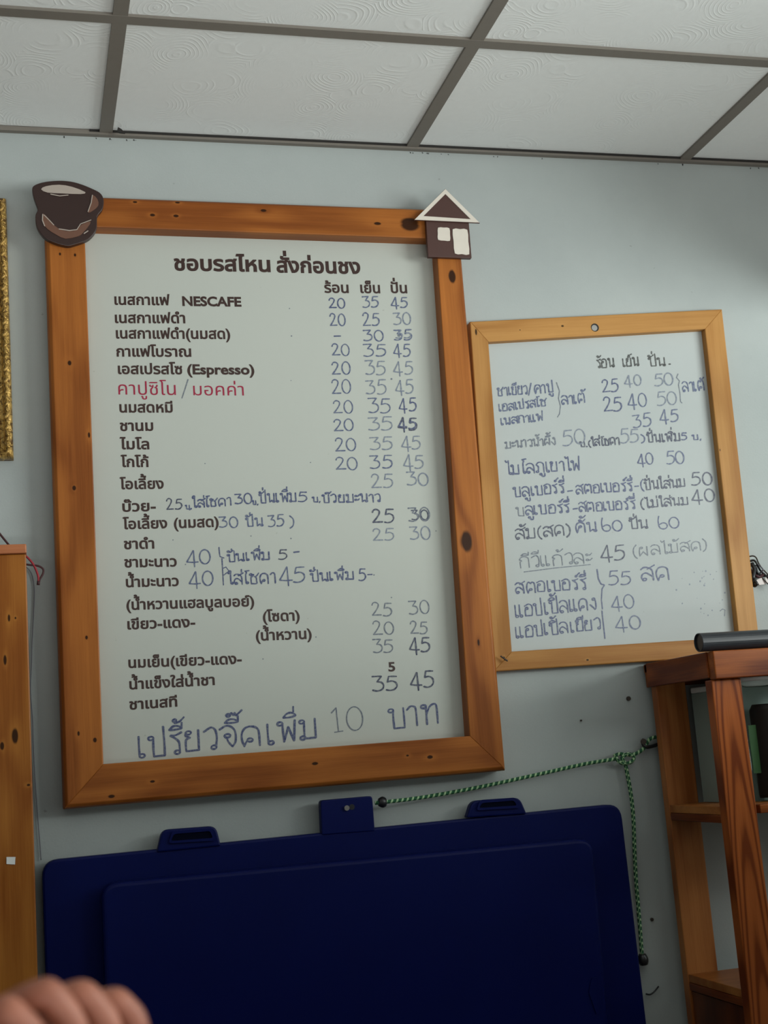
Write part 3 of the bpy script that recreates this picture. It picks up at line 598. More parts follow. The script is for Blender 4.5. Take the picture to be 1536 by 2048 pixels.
for a in [('ร้อน', 1195, 1229, 736, 17, 'black', 734, 2.6), ('เย็น', 1247, 1278, 734, 17, 'black', 731, 2.6), ('ปั่น', 1298, 1331, 733, 17, 'black', 731, 2.6), ('.', 1338, 1341, 729, 17, 'black', None, 2.4),
          ('ชาเขียว/', 996, 1064, 792, 17, 'mid', 787), ('คาปู', 1070, 1106, 787, 17, 'mid', 784), ('เอสเปรสโซ', 999, 1094, 823, 14, 'mid', 811), ('เนสกาแฟ', 1003, 1086, 850, 14, 'mid', 841),
          ('ลาเต้', 1124, 1173, 810, 18, 'mid', 804), ('25', 1206, 1237, 784.6, 25, 'blue', 782), ('40', 1250, 1283, 772, 21, 'faint', 770), ('50', 1310, 1347, 772, 24, 'faint', 770),
          ('ลาเต้', 1366, 1410, 784, 19, 'mid', 780), ('25', 1209, 1244, 823, 27, 'blue', 821, 2.9), ('40', 1257, 1294, 814.5, 26, 'mid', 812), ('50', 1315, 1354, 811, 26, 'faint', 808),
          ('35', 1267, 1303, 855, 26, 'mid', 852), ('45', 1321, 1357, 845, 25, 'mid', 842), ('มะนาวน้ำผึ้ง', 1011, 1111, 897, 14, 'grey', 889), ('50', 1126, 1171, 891, 29, 'faint', 887),
          ('บ.(', 1160, 1182, 894, 10, 'dark', 893), ('ใส่โซดา', 1184, 1239, 892, 14, 'dark', 889), ('55', 1242, 1278, 886, 27, 'faint', 884), (')', 1283, 1290, 884, 12, 'blue'),
          ('ปั่นเพิ่ม', 1295, 1360, 885, 16, 'dark', 882), ('5', 1363, 1374, 880, 14, 'blue'), ('บ,', 1385, 1402, 880, 10, 'blue', 879),
          ('ไมโลภูเขาไฟ', 1013, 1160, 949, 20, 'blue', 940, 2.7), ('40', 1276, 1307, 930, 23, 'blue', 929), ('50', 1334, 1369, 928, 25, 'mid', 926),
          ('บลูเบอร์รี่', 1028, 1130, 995, 19, 'blue', 985, 2.7), ('-', 1136, 1146, 990, 16, 'blue', 989), ('สตอเบอร์รี่', 1153, 1266, 988, 18, 'blue', 981, 2.7), ('-(', 1270, 1288, 981, 17, 'blue', 980),
          ('ปั่นใส่นม', 1290, 1370, 980, 17, 'dark', 973, 2.6), ('50', 1384, 1425, 971, 26, 'dark', 969, 2.8),
          ('บ', 1033, 1048, 1032, 17, 'grey', None, 2.0), ('ลูเบอร์รี่', 1052, 1140, 1031, 18, 'blue', 1024, 2.7), ('-', 1147, 1156, 1026, 16, 'blue', 1025), ('สตอเบอร์รี่', 1159, 1272, 1024, 18, 'blue', 1018, 2.6), ('(ไม่ใส่นม', 1283, 1376, 1017, 16, 'dark', 1009, 2.6), ('40', 1385, 1430, 1005, 25, 'dark', 1003, 2.8),
          ('ส้ม(สด)', 1032, 1141, 1079, 20, 'dark', 1070, 2.7), ('คั้น', 1153, 1194, 1066, 19, 'blue', 1063, 2.6), ('60', 1205, 1245, 1063, 22, 'blue', 1061, 2.6), ('ปั่น', 1260, 1296, 1058, 18, 'dark', 1056, 2.6), ('60', 1318, 1359, 1058, 21, 'blue', 1056, 2.6),
          ('กีวีแก้วละ', 1040, 1185, 1136, 22, 'grey', 1125, 2.1), ('45', 1203, 1250, 1122, 28, 'dark', 1118, 2.8), ('(ผลไม้สด)', 1268, 1414, 1114, 19, 'grey', 1099, 2.1),
          ('สตอเบอร์รี่', 1032, 1174, 1187, 22, 'blue', 1178, 2.8), ('55', 1218, 1262, 1170, 27, 'blue', 1168), ('สด', 1284, 1338, 1163, 26, 'blue', 1158, 2.8),
          ('แอปเปิ้ลแดง', 1032, 1193, 1235, 24, 'blue', 1219, 2.7), ('40', 1224, 1269, 1219, 27, 'mid', 1217), ('แอปเปิ้ลเขียว', 1033, 1202, 1277, 22, 'blue', 1258, 2.7), ('40', 1232, 1282, 1260, 28, 'mid', 1258)]:
    HW2(*a)
ribbon([[(1113, 765), (1119, 782), (1117, 797), (1121, 812), (1119, 828), (1115, 834)]], 2.0, M['grey'], b2, P2)
ribbon([[(1356, 748), (1353, 755), (1359, 762), (1357, 770), (1360, 786), (1361, 803), (1364, 806)]], 2.2, M['grey'], b2, P2)
ribbon([[(1048, 1144), (1110, 1136), (1181, 1129)]], 1.8, M['grey'], b2, P2)
ribbon([[(1194, 1139), (1197, 1158), (1202, 1168), (1209, 1170)], [(1209, 1170), (1204, 1178), (1203, 1200), (1205, 1218)], [(1204, 1222), (1207, 1250), (1210, 1277)]], 2.6, M['blue'], b2, P2)
ribbon([[(1440, 1222), (1445, 1218), (1450, 1220), (1449, 1232)]], 1.6, M['grey'], b2, P2)
for k in range(26):
    x, y = random.choice([(random.uniform(1400, 1432), random.uniform(1143, 1172)), (random.uniform(1350, 1450), random.uniform(1140, 1240))]); r = random.uniform(.6, 1.7)
    extrude('ink_speck', [at(x + r * math.cos(a), y + r * math.sin(a) * 1.3, P2 - .0003) for a in [q * math.pi / 3 for q in range(6)]], .0003, M['faint'], b2)

# ------------------------------------------------------------------ navy plastic tray on the wall
def rounded(pts, rr, seg=6):
    out = []; n = len(pts)
    for i, p in enumerate(pts):
        a, b = Vector(pts[i - 1]), Vector(pts[(i + 1) % n]); p = Vector(p); r = rr[i] if isinstance(rr, (list, tuple)) else rr
        if r == 0: out.append(p); continue
        u = (a - p).normalized(); v = (b - p).normalized(); P0, P2_ = p + u * r, p + v * r
        for s in range(seg + 1):
            t = s / seg; out.append((1 - t) ** 2 * P0 + 2 * t * (1 - t) * p + t * t * P2_)
    return out
tray = empty('plastic_tray', (.37, 0, .95), 'large navy blue plastic tray hanging flat on the wall below the menu board', 'plastic tray')
yt = -.032
def Tr(pts, Y): return [at(x, y, Y) for x, y in pts]
body = [(.901, .62), (.901, 1.384)]
tl, trp = at(83, 1722, yt), at(1242, 1607, yt)
zt = lambda x: tl.z + (trp.z - tl.z) * (x - tl.x) / (trp.x - tl.x)
outl = rounded([(tl.x, yt, zt(tl.x)), (trp.x, yt, zt(trp.x)), (trp.x + .012, yt, .6), (tl.x + .004, yt, .6)], [.028, .028, .03, .03])
extrude('tray_panel', outl[::-1], .026, M['navy'], tray, bevel=.004, smooth=False)
yr = -.072
o4 = Tr([(203, 1768), (1186, 1676)], yr)
rp = rounded([o4[0], o4[1], Vector((at(1213, 2048, yr).x, yr, .66)), Vector((at(213, 2048, yr).x, yr, .66))], [.028] * 4)
extrude('raised_panel', rp[::-1], .038, M['navy'], tray, bevel=.007, seg=3)
def handle(pts, slot):
    yh = yt - .004
    h = extrude('carry_handle', rounded(Tr(pts, yh), [0, .012, .012, 0])[::-1], .020, M['navy'], tray, bevel=.003)
    extrude('handle_recess', rounded(Tr(slot, yh - .0015), .004)[::-1], .0018, M['shade'], h)  # darker navy copy paints in the shade inside the slot
    ring('handle_lip', rounded(Tr([(slot[0][0] - 5, slot[0][1] + 5), (slot[1][0] - 4, slot[1][1] - 6), (slot[2][0] + 4, slot[2][1] - 6), (slot[3][0] + 6, slot[3][1] + 5)], yh - .004), .006), rounded(Tr(slot, yh - .004), .004), .005, M['navy'], h)
handle([(314, 1705), (324, 1660), (432, 1652), (442, 1692)], [(342, 1682), (348, 1668), (420, 1662), (426, 1676)])
handle([(934, 1636), (944, 1602), (1040, 1595), (1054, 1628)], [(958, 1616), (964, 1606), (1028, 1601), (1034, 1611)])
tab = extrude('hanging_tab', rounded(Tr([(644, 1670), (641, 1601), (745, 1592), (750, 1662)], yt - .002), [0, .006, .006, 0])[::-1], .02, M['navy'], tray, bevel=.002)
disc('nail_hole', at(704, 1614, yt - .0023), .005, .0003, M['blackp'], tab)
nail = disc('wall_nail', at(694, 1616, yt - .006), .0046, .03, M['steel'], None)
tag(nail, 'round steel nail head holding up the middle tab of the blue tray', 'nail')
o = extrude('raised_rib', rounded(Tr([(1178, 1985), (1184, 1955), (1196, 1955), (1200, 2015), (1194, 2030)], yr - .003), .003)[::-1], .004, M['navy'], tray)

# ------------------------------------------------------------------ green bungee cord
def cord_mat():
    m = N('green_braid'); co = m.n('ShaderNodeTexCoord').outputs['Generated']
    at_ = m.n('ShaderNodeAttribute', attribute_name='run'); sep = m.n('ShaderNodeSeparateXYZ'); m.l(at_.outputs['Vector'], sep.inputs[0])
    a = m.math('SINE', m.math('ADD', m.math('MULTIPLY', sep.outputs[0], 2 * math.pi / .0105), m.math('MULTIPLY', sep.outputs[1], 2 * math.pi)))
    b = m.math('SINE', m.math('MULTIPLY', sep.outputs[1], 4 * math.pi))
    f = m.ramp(m.math('MULTIPLY_ADD', a, .5, .5), [(.62, (0, 0, 0, 1)), (.72, (1, 1, 1, 1))])
    m.base(m.mix(f, srgb(22, 86, 52), srgb(164, 196, 150))); m.bump(a, .5, .002); return m.set(Roughness=.7)
GC = cord_mat()
def cord(path, r, parent, name='cord_length', mat=None):
    P = smooth_open([Vector(p) for p in path], 6); n = 10; v = []; f = []; run = []; prev = None; L = 0
    for i, p in enumerate(P):
        if i: L += (p - P[i - 1]).length
        t = (P[min(i + 1, len(P) - 1)] - P[max(i - 1, 0)]).normalized()
        if prev is None: prev = t.orthogonal().normalized()
        u = (prev - t * prev.dot(t)).normalized(); prev = u; w = t.cross(u)
        for j in range(n):
            a = 2 * math.pi * j / n; v.append(p + (u * math.cos(a) + w * math.sin(a)) * r); run.append((L, j / n, 0))
    for i in range(len(P) - 1): f += [(i * n + j, i * n + (j + 1) % n, (i + 1) * n + (j + 1) % n, (i + 1) * n + j) for j in range(n)]
    f += [tuple(range(n - 1, -1, -1)), tuple(range(len(v) - n, len(v)))]
    o = put(name, v, f, mat or GC, parent, smooth=True)
    a = o.data.attributes.new('run', 'FLOAT_VECTOR', 'POINT')
    for i, q in enumerate(run): a.data[i].vector = q
    return o
cy = -.014
bg = empty('bungee_cord', at(1235, 1520, cy), 'green and white bungee cord stretched from the blue tray to the hook by the rack', 'cord')
def C3(pts): return [at(x, y, cy + (dz if False else 0)) for x, y in pts]
cord([at(x, y, -.02 + (-.012 if x < 800 else 0)) for x, y in [(750, 1606), (780, 1603), (850, 1594), (960, 1574), (1080, 1548), (1170, 1528), (1230, 1518)]], .0034, bg)
cord(C3([(1228, 1512), (1240, 1508), (1255, 1510), (1270, 1508), (1284, 1500), (1292, 1490), (1300, 1478), (1312, 1474)]), .0034, bg)
cord([at(x, y, -.02) for x, y in [(1230, 1512), (1238, 1524), (1250, 1527), (1262, 1524), (1268, 1514), (1256, 1508), (1244, 1516), (1250, 1526)]], .0034, bg, 'knot')
cord([at(x, y, -.014) for x, y in [(1250, 1524), (1254, 1545), (1262, 1590), (1267, 1640), (1269, 1700), (1272, 1760), (1277, 1820), (1281, 1870), (1284, 1912)]], .0036, bg)
for p, q in (((757, 1605), (772, 1604)), ((1284, 1908), (1288, 1930))):
    tube('end_plug', [at(p[0], p[1], -.033 if p[0] < 900 else -.016), at((p[0] + q[0]) / 2, (p[1] + q[1]) / 2, -.033 if p[0] < 900 else -.016), at(q[0], q[1], -.033 if p[0] < 900 else -.016)], lambda t: .007 + .003 * math.sin(t * 3.1), M['blackp'], bg, n=7)
hk = empty('cord_hook', at(1296, 1484, -.01), 'small dark steel hook beside the rack leg holding the green cord', 'hook')
tube('hook_loop', [at(1288, 1478, -.016), at(1286, 1488, -.016), at(1293, 1494, -.016), at(1306, 1492, -.014), at(1318, 1488, -.01)], .0036, M['blackp'], hk, n=7)
disc('washer', at(1288, 1483, -.02), .0052, .004, M['rust'], hk)
# nails and marks on the wall
for x, y, r, lb in ((1258, 1397, .0042, 'dark nail head in the wall between the whiteboard and the green cord'), (1163, 1441, .0016, 'tiny nail in the wall above the green cord'), (1305, 1839, .003, 'dark nail in the wall between cord and rack, low down')):
    tag(disc('wall_nail', at(x, y, -.004), r, .0045, M['rust'], None, bevel=.0006), lb, 'nail')
tag(tube('wire_hook', [at(1292, 1988, -.006), at(1300, 1989, -.012), at(1308, 1984, -.012), at(1317, 1973, -.006)], .0016, M['blackp'], None, n=6), 'short curved black wire hook sticking out of the wall near the rack', 'hook')

# ------------------------------------------------------------------ wooden rack, right
XL = .981; XR = 1.62
def WN(nm, seed, rings=1., L=RDL, D=RDD, ks=(), rc=.4, arch=None): return wood(nm, L, D, ks, .36, rings, seed, rc, arch)
rack = empty('wooden_rack', ((XL + XR) / 2, -.15, 0), 'varnished reddish wooden rack with open shelves standing at the right', 'rack')
lw = .062
WL1, WL2, WL3 = WN('rack_wood_a', 5., .3, srgb(204, 136, 78), srgb(140, 80, 38)), WN('rack_wood_b', 3.3, 4.2, srgb(194, 108, 50), srgb(118, 54, 20), rc=.5, arch=.030), WN('rack_wood_c', 2., .4)
box('leg', XL, XL + lw, -.05, -.028, 0, 1.628, WL1, rack, grain='z', bevel=.002)
box('leg', XR - lw, XR, -.05, -.028, 0, 1.628, WL1, rack, grain='z', bevel=.002)
box('leg', XL - .004, XL + lw - .009, -.275, -.250, 0, 1.596, WL2, rack, grain='z', bevel=.002)
box('leg', XR - lw, XR, -.275, -.250, 0, 1.596, WL2, rack, grain='z', bevel=.002)
box('front_rail', XL - .003, XR, -.290, -.268, 1.5965, 1.645, WL3, rack, bevel=.002)
box('back_rail', XL + .0, XR, -.028, -.008, 1.60, 1.645, WL3, rack, bevel=.002)
for x in (XL - .006, XR): box('side_rail', x, x + .0125, -.268, -.0285, 1.600, 1.645, WL3, rack, grain='y', bevel=.0015)
box('top_board', XL, XR, -.268, -.006, 1.628, 1.644, WL3, rack, bevel=.001)
for z, nm in ((1.379, 'mid'), (1.076, 'low'), (.72, 'lower'), (.36, 'bottom')):
    box('shelf_board', XL + .001, XR - .001, -.2485, -.051, z - .014, z, WN('shelf_' + nm, 3. + z, .4, srgb(206, 140, 74), srgb(150, 86, 36)), rack, bevel=.001)
    for x in (XL, XR - .02): box('shelf_bearer', x, x + .018, -.249, -.051, z - .028, z - .0145, WL3, rack, grain='y', bevel=.0015)
    box('shelf_edge', XL + .064, XR - .064, -.268, -.2475, z - .016, z - .001, WL3, rack, bevel=.0015)
for x in (XL + .004, XR - .014): box('shade_side_panel', x, x + .010, -.2495, -.0505, .02, 1.046, WN('panel_wood', 6.6, .4, srgb(120, 62, 26), srgb(70, 32, 14)), rack, grain='z', bevel=.001)  # dark panels added in place of the shadow under the low shelf
box('shade_back_panel', XL + lw, XR - lw, -.046, -.038, .02, 1.06, WN('shade_panel_wood_b', 7.6, .4, srgb(120, 62, 26), srgb(70, 32, 14)), rack, grain='z', bevel=.001)  # dark board added for the same shadow between the legs
# rolled black tube on the top
tb = empty('black_tube', (1.3, -.27, 1.66), 'black plastic tube lying along the top of the wooden rack', 'tube')
pA, pB = at(1418, 1287, -.285), at(1560, 1283, -.285)
r = .0165; zc = 1.6455 + r
def cyl(name, a, b, r0, mat, parent, n=28, inner=None):
    ax = (b - a).normalized(); u = ax.orthogonal().normalized(); w = ax.cross(u); v = []; f = []
    rr = [(0, r0), (1, r0)] if inner is None else [(0, inner), (0, r0), (1, r0), (1, inner)]
    for t, q in rr: v += [a.lerp(b, t) + (u * math.cos(k) + w * math.sin(k)) * q for k in [2 * math.pi * i / n for i in range(n)]]
    m = len(rr)
    for i in range(m if inner else m - 1): f += [(i * n + j, i * n + (j + 1) % n, ((i + 1) % m) * n + (j + 1) % n, ((i + 1) % m) * n + j) for j in range(n)]
    if inner is None: f += [tuple(range(n)), tuple(range(2 * n - 1, n - 1, -1))]
    return put(name, v, f, mat, parent, bevel=.0008, seg=1)
sleeve = cyl('tube_wall', Vector((.962, -.272, zc)), Vector((1.55, -.262, zc)), r, M['tube'], tb, inner=.0145)
cyl('end_cap', Vector((.965, -.272, zc)), Vector((.975, -.272, zc)), .0146, M['blackp'], tb)

# things on the middle shelf
zs = 1.379
def translucent(name, c, a):
    m = N(name); co = m.n('ShaderNodeTexCoord').outputs['Object']; m.base(m.mix(m.noise(co, 12, 2), c, tuple(x * .9 for x in c[:3]) + (1,)))
    return m.set(Roughness=.25, Transmission_Weight=a, IOR=1.3)
bx = empty('storage_box', (1.30, -.10, zs), 'grey translucent storage box with a white rim standing for a strip of light on the middle shelf of the rack', 'box')
TBX = translucent('frosted_plastic', srgb(150, 166, 160), .15)
x0, x1, y0, y1, z0, z1 = 1.050, 1.50, -.150, -.055, zs + .0005, zs + .212
for a in ((x0, x1, y0, y0 + .003), (x0, x1, y1 - .003, y1), (x0, x0 + .003, y0 + .0032, y1 - .0032), (x1 - .003, x1, y0 + .0032, y1 - .0032)):
    box('box_side', a[0], a[1], a[2], a[3], z0, z1 - .010, TBX, bx, bevel=.0005)
box('light_strip_lid', x0 - .001, x1 + .004, y0 - .004, y1, z1 - .0095, z1 + .001, M['white'], bx, bevel=.002, label='white lid rim standing in for the strip of light')  # white rim built in place of the strip of light in the rack
jar = empty('glass_jar', (1.165, -.20, zs), 'clear glass jar with dark coffee and a green label in front of the grey box', 'jar')
def lathe(name, c, prof, mat, parent, n=32):
    v = []; f = []
    for r0, z in prof: v += [Vector((c[0] + r0 * math.cos(a), c[1] + r0 * math.sin(a), c[2] + z)) for a in [2 * math.pi * i / n for i in range(n)]]
    for i in range(len(prof) - 1): f += [(i * n + j, i * n + (j + 1) % n, (i + 1) * n + (j + 1) % n, (i + 1) * n + j) for j in range(n)]
    f += [tuple(range(n - 1, -1, -1)), tuple(range(len(v) - n, len(v)))]
    return put(name, v, f, mat, parent, smooth=True)
g = N('clear_glass'); g.base((.9, .95, .93, 1)); GL = g.set(Roughness=.03, Transmission_Weight=1., IOR=1.1)
jc = (1.120, -.197, zs + .0008)
lathe('jar_glass', jc, [(.040, 0), (.0435, .004), (.0435, .19), (.040, .200), (.040, .212)], GL, jar)
lathe('coffee', (jc[0] + .006, jc[1], jc[2]), [(.030, .006), (.031, .012), (.031, .160), (.026, .170)], M['coffee'], jar)
lathe('jar_lid', jc, [(.042, .2125), (.0435, .214), (.0435, .219), (.040, .221)], M['white'], jar)
box('jar_label', jc[0] - .0405, jc[0] - .022, jc[1] - .004, jc[1] - .002, zs + .05, zs + .135, M['leaf'], jar, bevel=.0004)

# dark wire bundle on the wall right of the whiteboard
wb = empty('wire_bundle', at(1515, 1155, -.01), 'tangled dark wires with a pale tag on the wall right of the whiteboard', 'wire bundle')
for pts, r, mt in (([(1499, 1113), (1506, 1112), (1512, 1115), (1516, 1124), (1522, 1134), (1534, 1147), (1545, 1156)], .0014, 'rust'),
                   ([(1500, 1122), (1508, 1121), (1514, 1128), (1520, 1140), (1530, 1150), (1546, 1160)], .0022, 'blackp'),
                   ([(1502, 1130), (1510, 1136), (1516, 1146), (1526, 1152), (1540, 1150)], .0026, 'blackp'),
                   ([(1501, 1140), (1508, 1148), (1518, 1154), (1528, 1148)], .003, 'dredc'), ([(1502, 1152), (1508, 1160), (1514, 1168), (1508, 1172), (1506, 1160)], .0028, 'blackp'),
                   ([(1504, 1126), (1509, 1140), (1506, 1156), (1512, 1150), (1510, 1130)], .004, 'blackp'), ([(1520, 1150), (1530, 1162), (1545, 1176)], .0012, 'rust'), ([(1516, 1128), (1522, 1134), (1526, 1140), (1520, 1146)], .0016, 'wire')):
    tube('wire', [at(x, y, -.010 - .004 * (i % 3)) for i, (x, y) in enumerate(pts)], r, M[mt], wb, n=6)
extrude('paper_tag', Tr([(1513, 1160), (1523, 1154), (1530, 1162), (1532, 1168), (1519, 1170)], -.012), .0008, M['tag'], wb)
extrude('paper_tag', Tr([(1530, 1156), (1540, 1152), (1548, 1166), (1534, 1166)], -.014), .0008, M['tag'], wb)

# ------------------------------------------------------------------ left: gold frame, shelf post, cords
gm = N('gilded_wood'); co = gm.n('ShaderNodeTexCoord').outputs['Object']
gn = gm.noise(gm.vmul(co, (1, 1, .55)), 95, 3, .55, 1.5)
gm.base(gm.ramp(gn, [(.35, srgb(92, 62, 26)), (.62, srgb(206, 168, 92))])); gm.bump(gn, .9, .004); GOLD = gm.set(Roughness=.38, Metallic=.55)
pf = empty('picture_frame', at(0, 912, 0) + Vector((-.2, 0, 0)), 'ornate gilded picture frame cut off by the left picture edge', 'picture frame')
xr, xl2, zb, zt_ = -.1840, -.72, 2.070, 2.555
mo, mi = .022, .040
fo = [Vector((xl2, -.03, zt_)), Vector((xr, -.03, zt_)), Vector((xr + .001, -.03, zb)), Vector((xl2, -.03, zb))]
fi = [Vector((xl2 + mo, -.03, zt_ - mo)), Vector((xr - mo, -.03, zt_ - mo)), Vector((xr + .001 - mo, -.03, zb + mo)), Vector((xl2 + mo, -.03, zb + mo))]
prg = [(0, 0), (0, -.018), (.1, -.026), (.35, -.030), (.6, -.024), (.7, -.018), (1, -.016), (1, -.002)]
for i in range(4):
    j = (i + 1) % 4; member('gilt_moulding', fo[i], fo[j], fi[j], fi[i], 0, 0, prg, lambda fr: GOLD, pf)
fo2 = fi; fi2 = [Vector((p.x + (mi - mo) * .5 * sx_, p.y, p.z + (mi - mo) * .5 * sz_)) for p, sx_, sz_ in zip(fi, (1, -1, -1, 1), (-1, -1, 1, 1))]
FG = plain('gilt_fillet', srgb(196, 156, 84), .35, metal=.6)
for i in range(4):
    j = (i + 1) % 4; member('inner_fillet', fo2[i], fo2[j], fi2[j], fi2[i], 0, 0, [(0, -.002), (0, -.014), (.5, -.019), (1, -.012), (1, -.002)], lambda fr: FG, pf)
box('picture', xl2 + .03, xr - .03, -.008, -.004, zb + .03, zt_ - .03, plain('dark_picture', srgb(96, 92, 88), .5), pf, bevel=0)
# acanthus beads along the moulding
n = 44
for k in range(n):
    z = zb + .012 + (zt_ - zb - .024) * k / (n - 1); rr_ = .0042 + .0012 * math.sin(k * 2.3)
    v = []; f = []
    for i in range(4):
        for j in range(7):
            th = math.pi * .5 * i / 3; ph = 2 * math.pi * j / 7
            a, b = rr_ * math.cos(th) * math.cos(ph) * .8, rr_ * math.cos(th) * math.sin(ph) * 1.5
            t = .6 * (1 if k % 2 else -1)
            v.append(Vector((xr - .0085 + a * math.cos(t) - b * math.sin(t), -.0285 - rr_ * .5 * math.sin(th), z + a * math.sin(t) + b * math.cos(t))))
    for i in range(3): f += [(i * 7 + j, i * 7 + (j + 1) % 7, (i + 1) * 7 + (j + 1) % 7, (i + 1) * 7 + j) for j in range(7)]
    put('carved_bead', v, f, GOLD, pf, smooth=True)

ls = empty('wooden_shelf', (-.40, -.06, 0), 'tall orange wooden shelf side board standing at the left edge', 'shelf')
zt1 = at(40, 1108, -.09).z
def mkl(fr): 
    inv = fr.inverted(); ks = []
    for x, y, a, b in ((18, 1236, .006, .002), (31, 1236, .002, .0015), (10, 1320, .008, .0025), (30, 1472, .012, .005), (4, 1492, .006, .003), (57, 1570, .002, .003)):
        p = inv @ at(x, y, -.09); ks.append((p.x, p.y, a, b))
    return wood('shelf_board_wood', srgb(188, 124, 54), srgb(136, 76, 26), ks, .36, .45, 7.)
xr2 = at(52, 1108, -.09).x
fr = frame_axes(Vector((xr2 - .19, -.09, 0)), (0, 0, 1), (1, 0, 0))
v, f = boxv(xr2 - .19, xr2, -.09, -.068, 0, zt1); put('side_board', v, f, mkl(fr), ls, fr, bevel=.002)
box('top_cap', xr2 - .6, xr2 + .001, -.097, -.062, zt1 + .0003, zt1 + .016, WN('cap_wood', 4., .3, srgb(200, 132, 92), srgb(160, 92, 56)), ls, bevel=.002)
box('back_board', xr2 - .6, xr2 - .19, -.06, -.048, 0, zt1, WL1, ls, grain='z')
tag(extrude('sticker', Tr([(13, 1714), (31, 1714), (30, 1729), (13, 1728)], -.0915), .0008, M['white'], None), 'small square white sticker on the left wooden shelf board', 'sticker')
rc = empty('red_cord', at(70, 1120, -.06), 'dark red cord looped over the top of the left wooden shelf', 'cord')
tube('cord_loop', [at(x, y, -.055) for x, y in [(44, 1106), (56, 1116), (66, 1128), (73, 1142), (77, 1156), (76, 1168)]], .0019, M['redc'], rc, n=7)
tube('cord_loop', [at(x, y, -.055) for x, y in [(46, 1128), (60, 1130), (76, 1132), (86, 1138), (86, 1147), (80, 1158), (77, 1168)]], .0018, M['dredc'], rc, n=7)
tube('cord_end', [at(77, 1162, -.056), at(76.5, 1170, -.056)], .0028, M['dredc'], rc, n=7)
tube('cord_tail', [at(x, y, -.075) for x, y in [(-14, 1050), (0, 1068), (8, 1078), (17, 1089), (22, 1094)]], .0019, M['dredc'], rc, n=7)
tag(tube('thin_wire', [at(x, y, -.004) for x, y in [(50, 1132), (60, 1142), (66, 1158), (68.5, 1185), (67, 1230), (64, 1290), (63, 1330), (61, 1370), (62, 1400), (65, 1440), (66.5, 1490), (70, 1560), (76, 1640), (80, 1690), (82, 1720)]], .0009, M['wire'], None, n=5), 'thin grey wire hanging down the wall beside the left wooden shelf', 'wire')

# ------------------------------------------------------------------ unseen things added outside the frame to shape the light
wc = empty('cupboard_blocker', (1.85, -.25, 2.33), 'white cupboard form for the unseen thing shading the upper right wall', 'cupboard')  # invented form for the unseen thing that shades the wall's upper right
box('cupboard_blocker_body', 1.52, 2.2, -.95, -.002, 2.36, 2.68, M['white'], wc, bevel=.003)
for x in (1.525, 1.863): 
    d = box('cupboard_blocker_door', x, x + .332, -.97, -.9505, 2.37, 2.67, M['white'], wc, bevel=.003)
    disc('door_knob', Vector((x + (.30 if x < 1.6 else .03), -.986, 2.42)), .012, .0155, M['steel'], d)
ct = empty('counter_blocker', (.9, -.95, 0), 'unseen low counter added below the view to shade the lower wall', 'counter')  # added light blocker, keeps the bottom of the wall dark
box('counter_blocker_body', -.9, 1.0, -1.3, -1.0, 0, 1.12, M['conc'], ct, bevel=.003)
box('counter_blocker_top', -.93, 1.02, -1.33, -.97, 1.1205, 1.15, M['white'], ct, bevel=.004)

pw = empty('partition_blocker', (0.2, -3.2, 0), 'unseen low partition added behind the viewer to block light to the lower wall', 'partition')  # added to cut the low fill lamp off the lower wall
box('partition_blocker_panel', -2.6, 2.9, -3.24, -3.2, 0, .78, M['conc'], pw, bevel=.003)
box('partition_blocker_cap', -2.62, 2.92, -3.27, -3.17, .7805, .81, M['conc'], pw, bevel=.003)
fg = empty('fridge_blocker', (1.68, -1.1, 0), 'added unseen white fridge standing beyond the right picture edge', 'fridge_blocker')  # added light blocker between window lamp and lower wall
box('fridge_blocker_body', 1.05, 2.30, -1.30, -.92, .05, 1.72, M['white'], fg, bevel=.012)
for x in (1.06, 1.68): 
    d = box('fridge_blocker_door', x, x + .61, -1.345, -1.3005, .08, 1.70, M['white'], fg, bevel=.006)
    box('door_handle', x + (.55 if x < 1.5 else .03), x + (.575 if x < 1.5 else .055), -1.375, -1.3455, .8, 1.2, M['steel'], d, bevel=.003)
for x in (1.1, 2.2):
    for y in (-1.26, -.98): box('foot', x, x + .05, y, y + .04, 0, .0495, M['blackp'], fg, bevel=.002)
# ------------------------------------------------------------------ the hand at the lower left
def skin_mat():
    m = N('skin'); co = m.n('ShaderNodeTexCoord').outputs['Object']
    a = m.noise(co, 45, 3); b = m.noise(co, 400, 3)
    m.base(m.ramp(a, [(.3, srgb(136, 80, 60)), (.7, srgb(158, 98, 76))])); m.bump(b, .15, .0006)
    m.b.inputs['Subsurface Weight'].default_value = .08; m.b.inputs['Subsurface Radius'].default_value = (.01, .004, .002)
    return m.set(Roughness=.55)
SK = skin_mat()
def chain(name, pts, rad, parent, mat, extra=()):
    """joints as edges, grown by a skin modifier; extra = list of branches [(root index, [(pt, r)...])]"""
    me = bpy.data.meshes.new(name); V = [Vector(p) for p in pts]; R = list(rad); E = [(i, i + 1) for i in range(len(pts) - 1)]
    for root, br in extra:
        last = root
        for p, r in br: V.append(Vector(p)); R.append(r); E.append((last, len(V) - 1)); last = len(V) - 1
    o0 = V[0].copy(); me.from_pydata([v - o0 for v in V], E, [])
    o = bpy.data.objects.new(name, me); COL.objects.link(o); o.location = o0 - WM[parent.name].translation; o.parent = parent; WM[o.name] = Matrix.Translation(o0)
    mod = o.modifiers.new('skin', 'SKIN'); me.skin_vertices[0].data[0].use_root = True
    for s, r in zip(me.skin_vertices[0].data, R): s.radius = (r, r)
    mod.use_smooth_shade = True
    sb = o.modifiers.new('sub', 'SUBSURF'); sb.levels = sb.render_levels = 3
    me.materials.append(mat); return o
D0 = .64
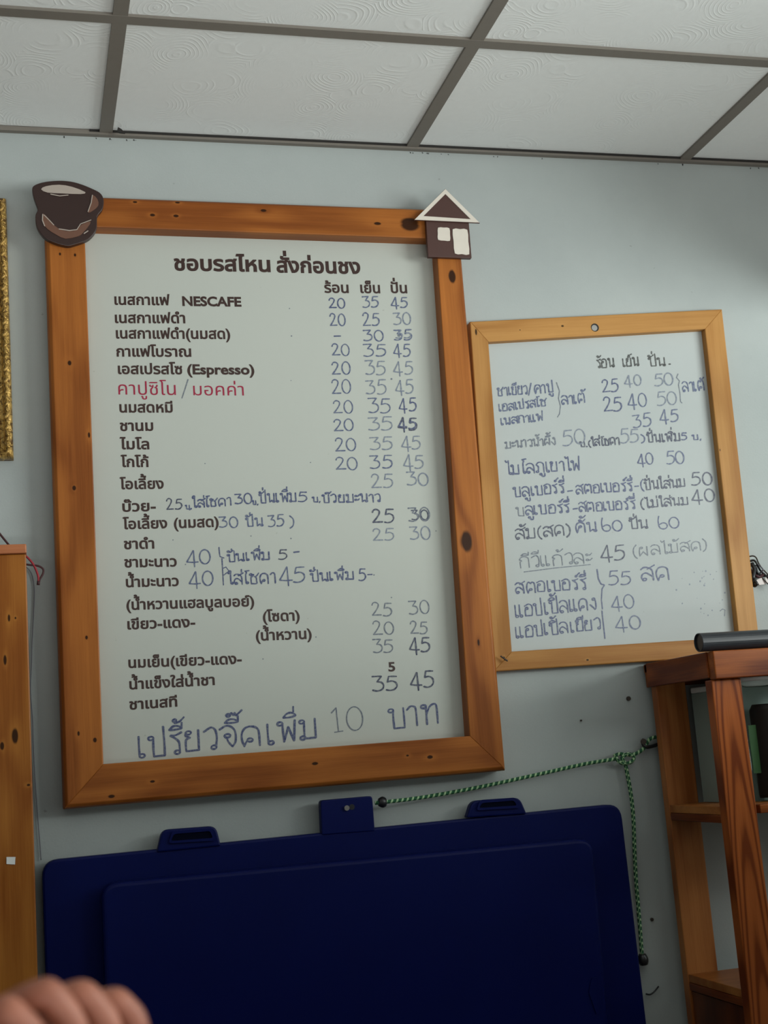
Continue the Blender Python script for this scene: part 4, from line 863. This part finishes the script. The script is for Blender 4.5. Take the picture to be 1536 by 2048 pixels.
ps = empty('person', deep(-60, 2200, D0), 'person whose bare hand with bent fingers reaches in at the bottom left corner', 'person')
h = lambda x, y, d: deep(x, y, D0 + d)
fingers = [  # knuckle, middle joint, last joint, tip, radius
    [h(-75, 2075, -.012), h(12, 2014, -.020), h(62, 2070, -.018), h(90, 2130, -.012)],
    [h(-25, 2050, .0), h(92, 1976, .0), h(140, 2042, .002), h(168, 2108, .006)],
    [h(20, 2052, .014), h(168, 1984, .020), h(212, 2044, .022), h(232, 2108, .024)],
    [h(60, 2062, .030), h(232, 1998, .038), h(268, 2036, .040), h(284, 2088, .040)]]
rads = [.0086, .0088, .0086, .0078]
ex = []
pts = [h(-760, 2760, .05), h(-520, 2520, .03), h(-330, 2330, .014), h(-200, 2200, .008)]
rd = [.040, .034, .028, .031]
for i, (F, r) in enumerate(zip(fingers, rads)):
    mcp = F[0]; a = pts[3].lerp(mcp, .55)
    ex.append((3, [(a, .017), (mcp, r * 1.22), (F[0].lerp(F[1], .5), r * .98), (F[1], r * 1.06), (F[1].lerp(F[2], .5), r * .92), (F[2], r * .95), (F[3], r * .74)]))
ex.append((3, [(h(-90, 2230, -.03), .016), (h(-10, 2210, -.045), .0125), (h(70, 2180, -.05), .0115), (h(130, 2160, -.05), .009)]))
body = chain('hand', pts, rd, ps, SK, ex)
NL = plain('fingernail', srgb(184, 126, 112), .35)
for F in fingers:
    t = (F[3] - F[2]).normalized(); up = (F[3] - F[1]).cross(RW[2]).normalized(); side = RW[2].cross(t).normalized()
    c_ = F[3] - RW[2] * .0066 - t * .001
    vv = []; ff = []
    for i in range(5):
        for j in range(5):
            u, w_ = (i / 4 - .5) * .010, (j / 4 - .5) * .012 
            k = 1 - .25 * abs(j / 4 - .5) * 2
            vv.append(c_ + side * u * k + t * w_ + RW[2] * (u * u * 60))
    for i in range(4): ff += [(i * 5 + j, i * 5 + j + 1, (i + 1) * 5 + j + 1, (i + 1) * 5 + j) for j in range(4)]
    put('fingernail', vv, ff, NL, ps, smooth=True)
print('objects', len(S.objects))
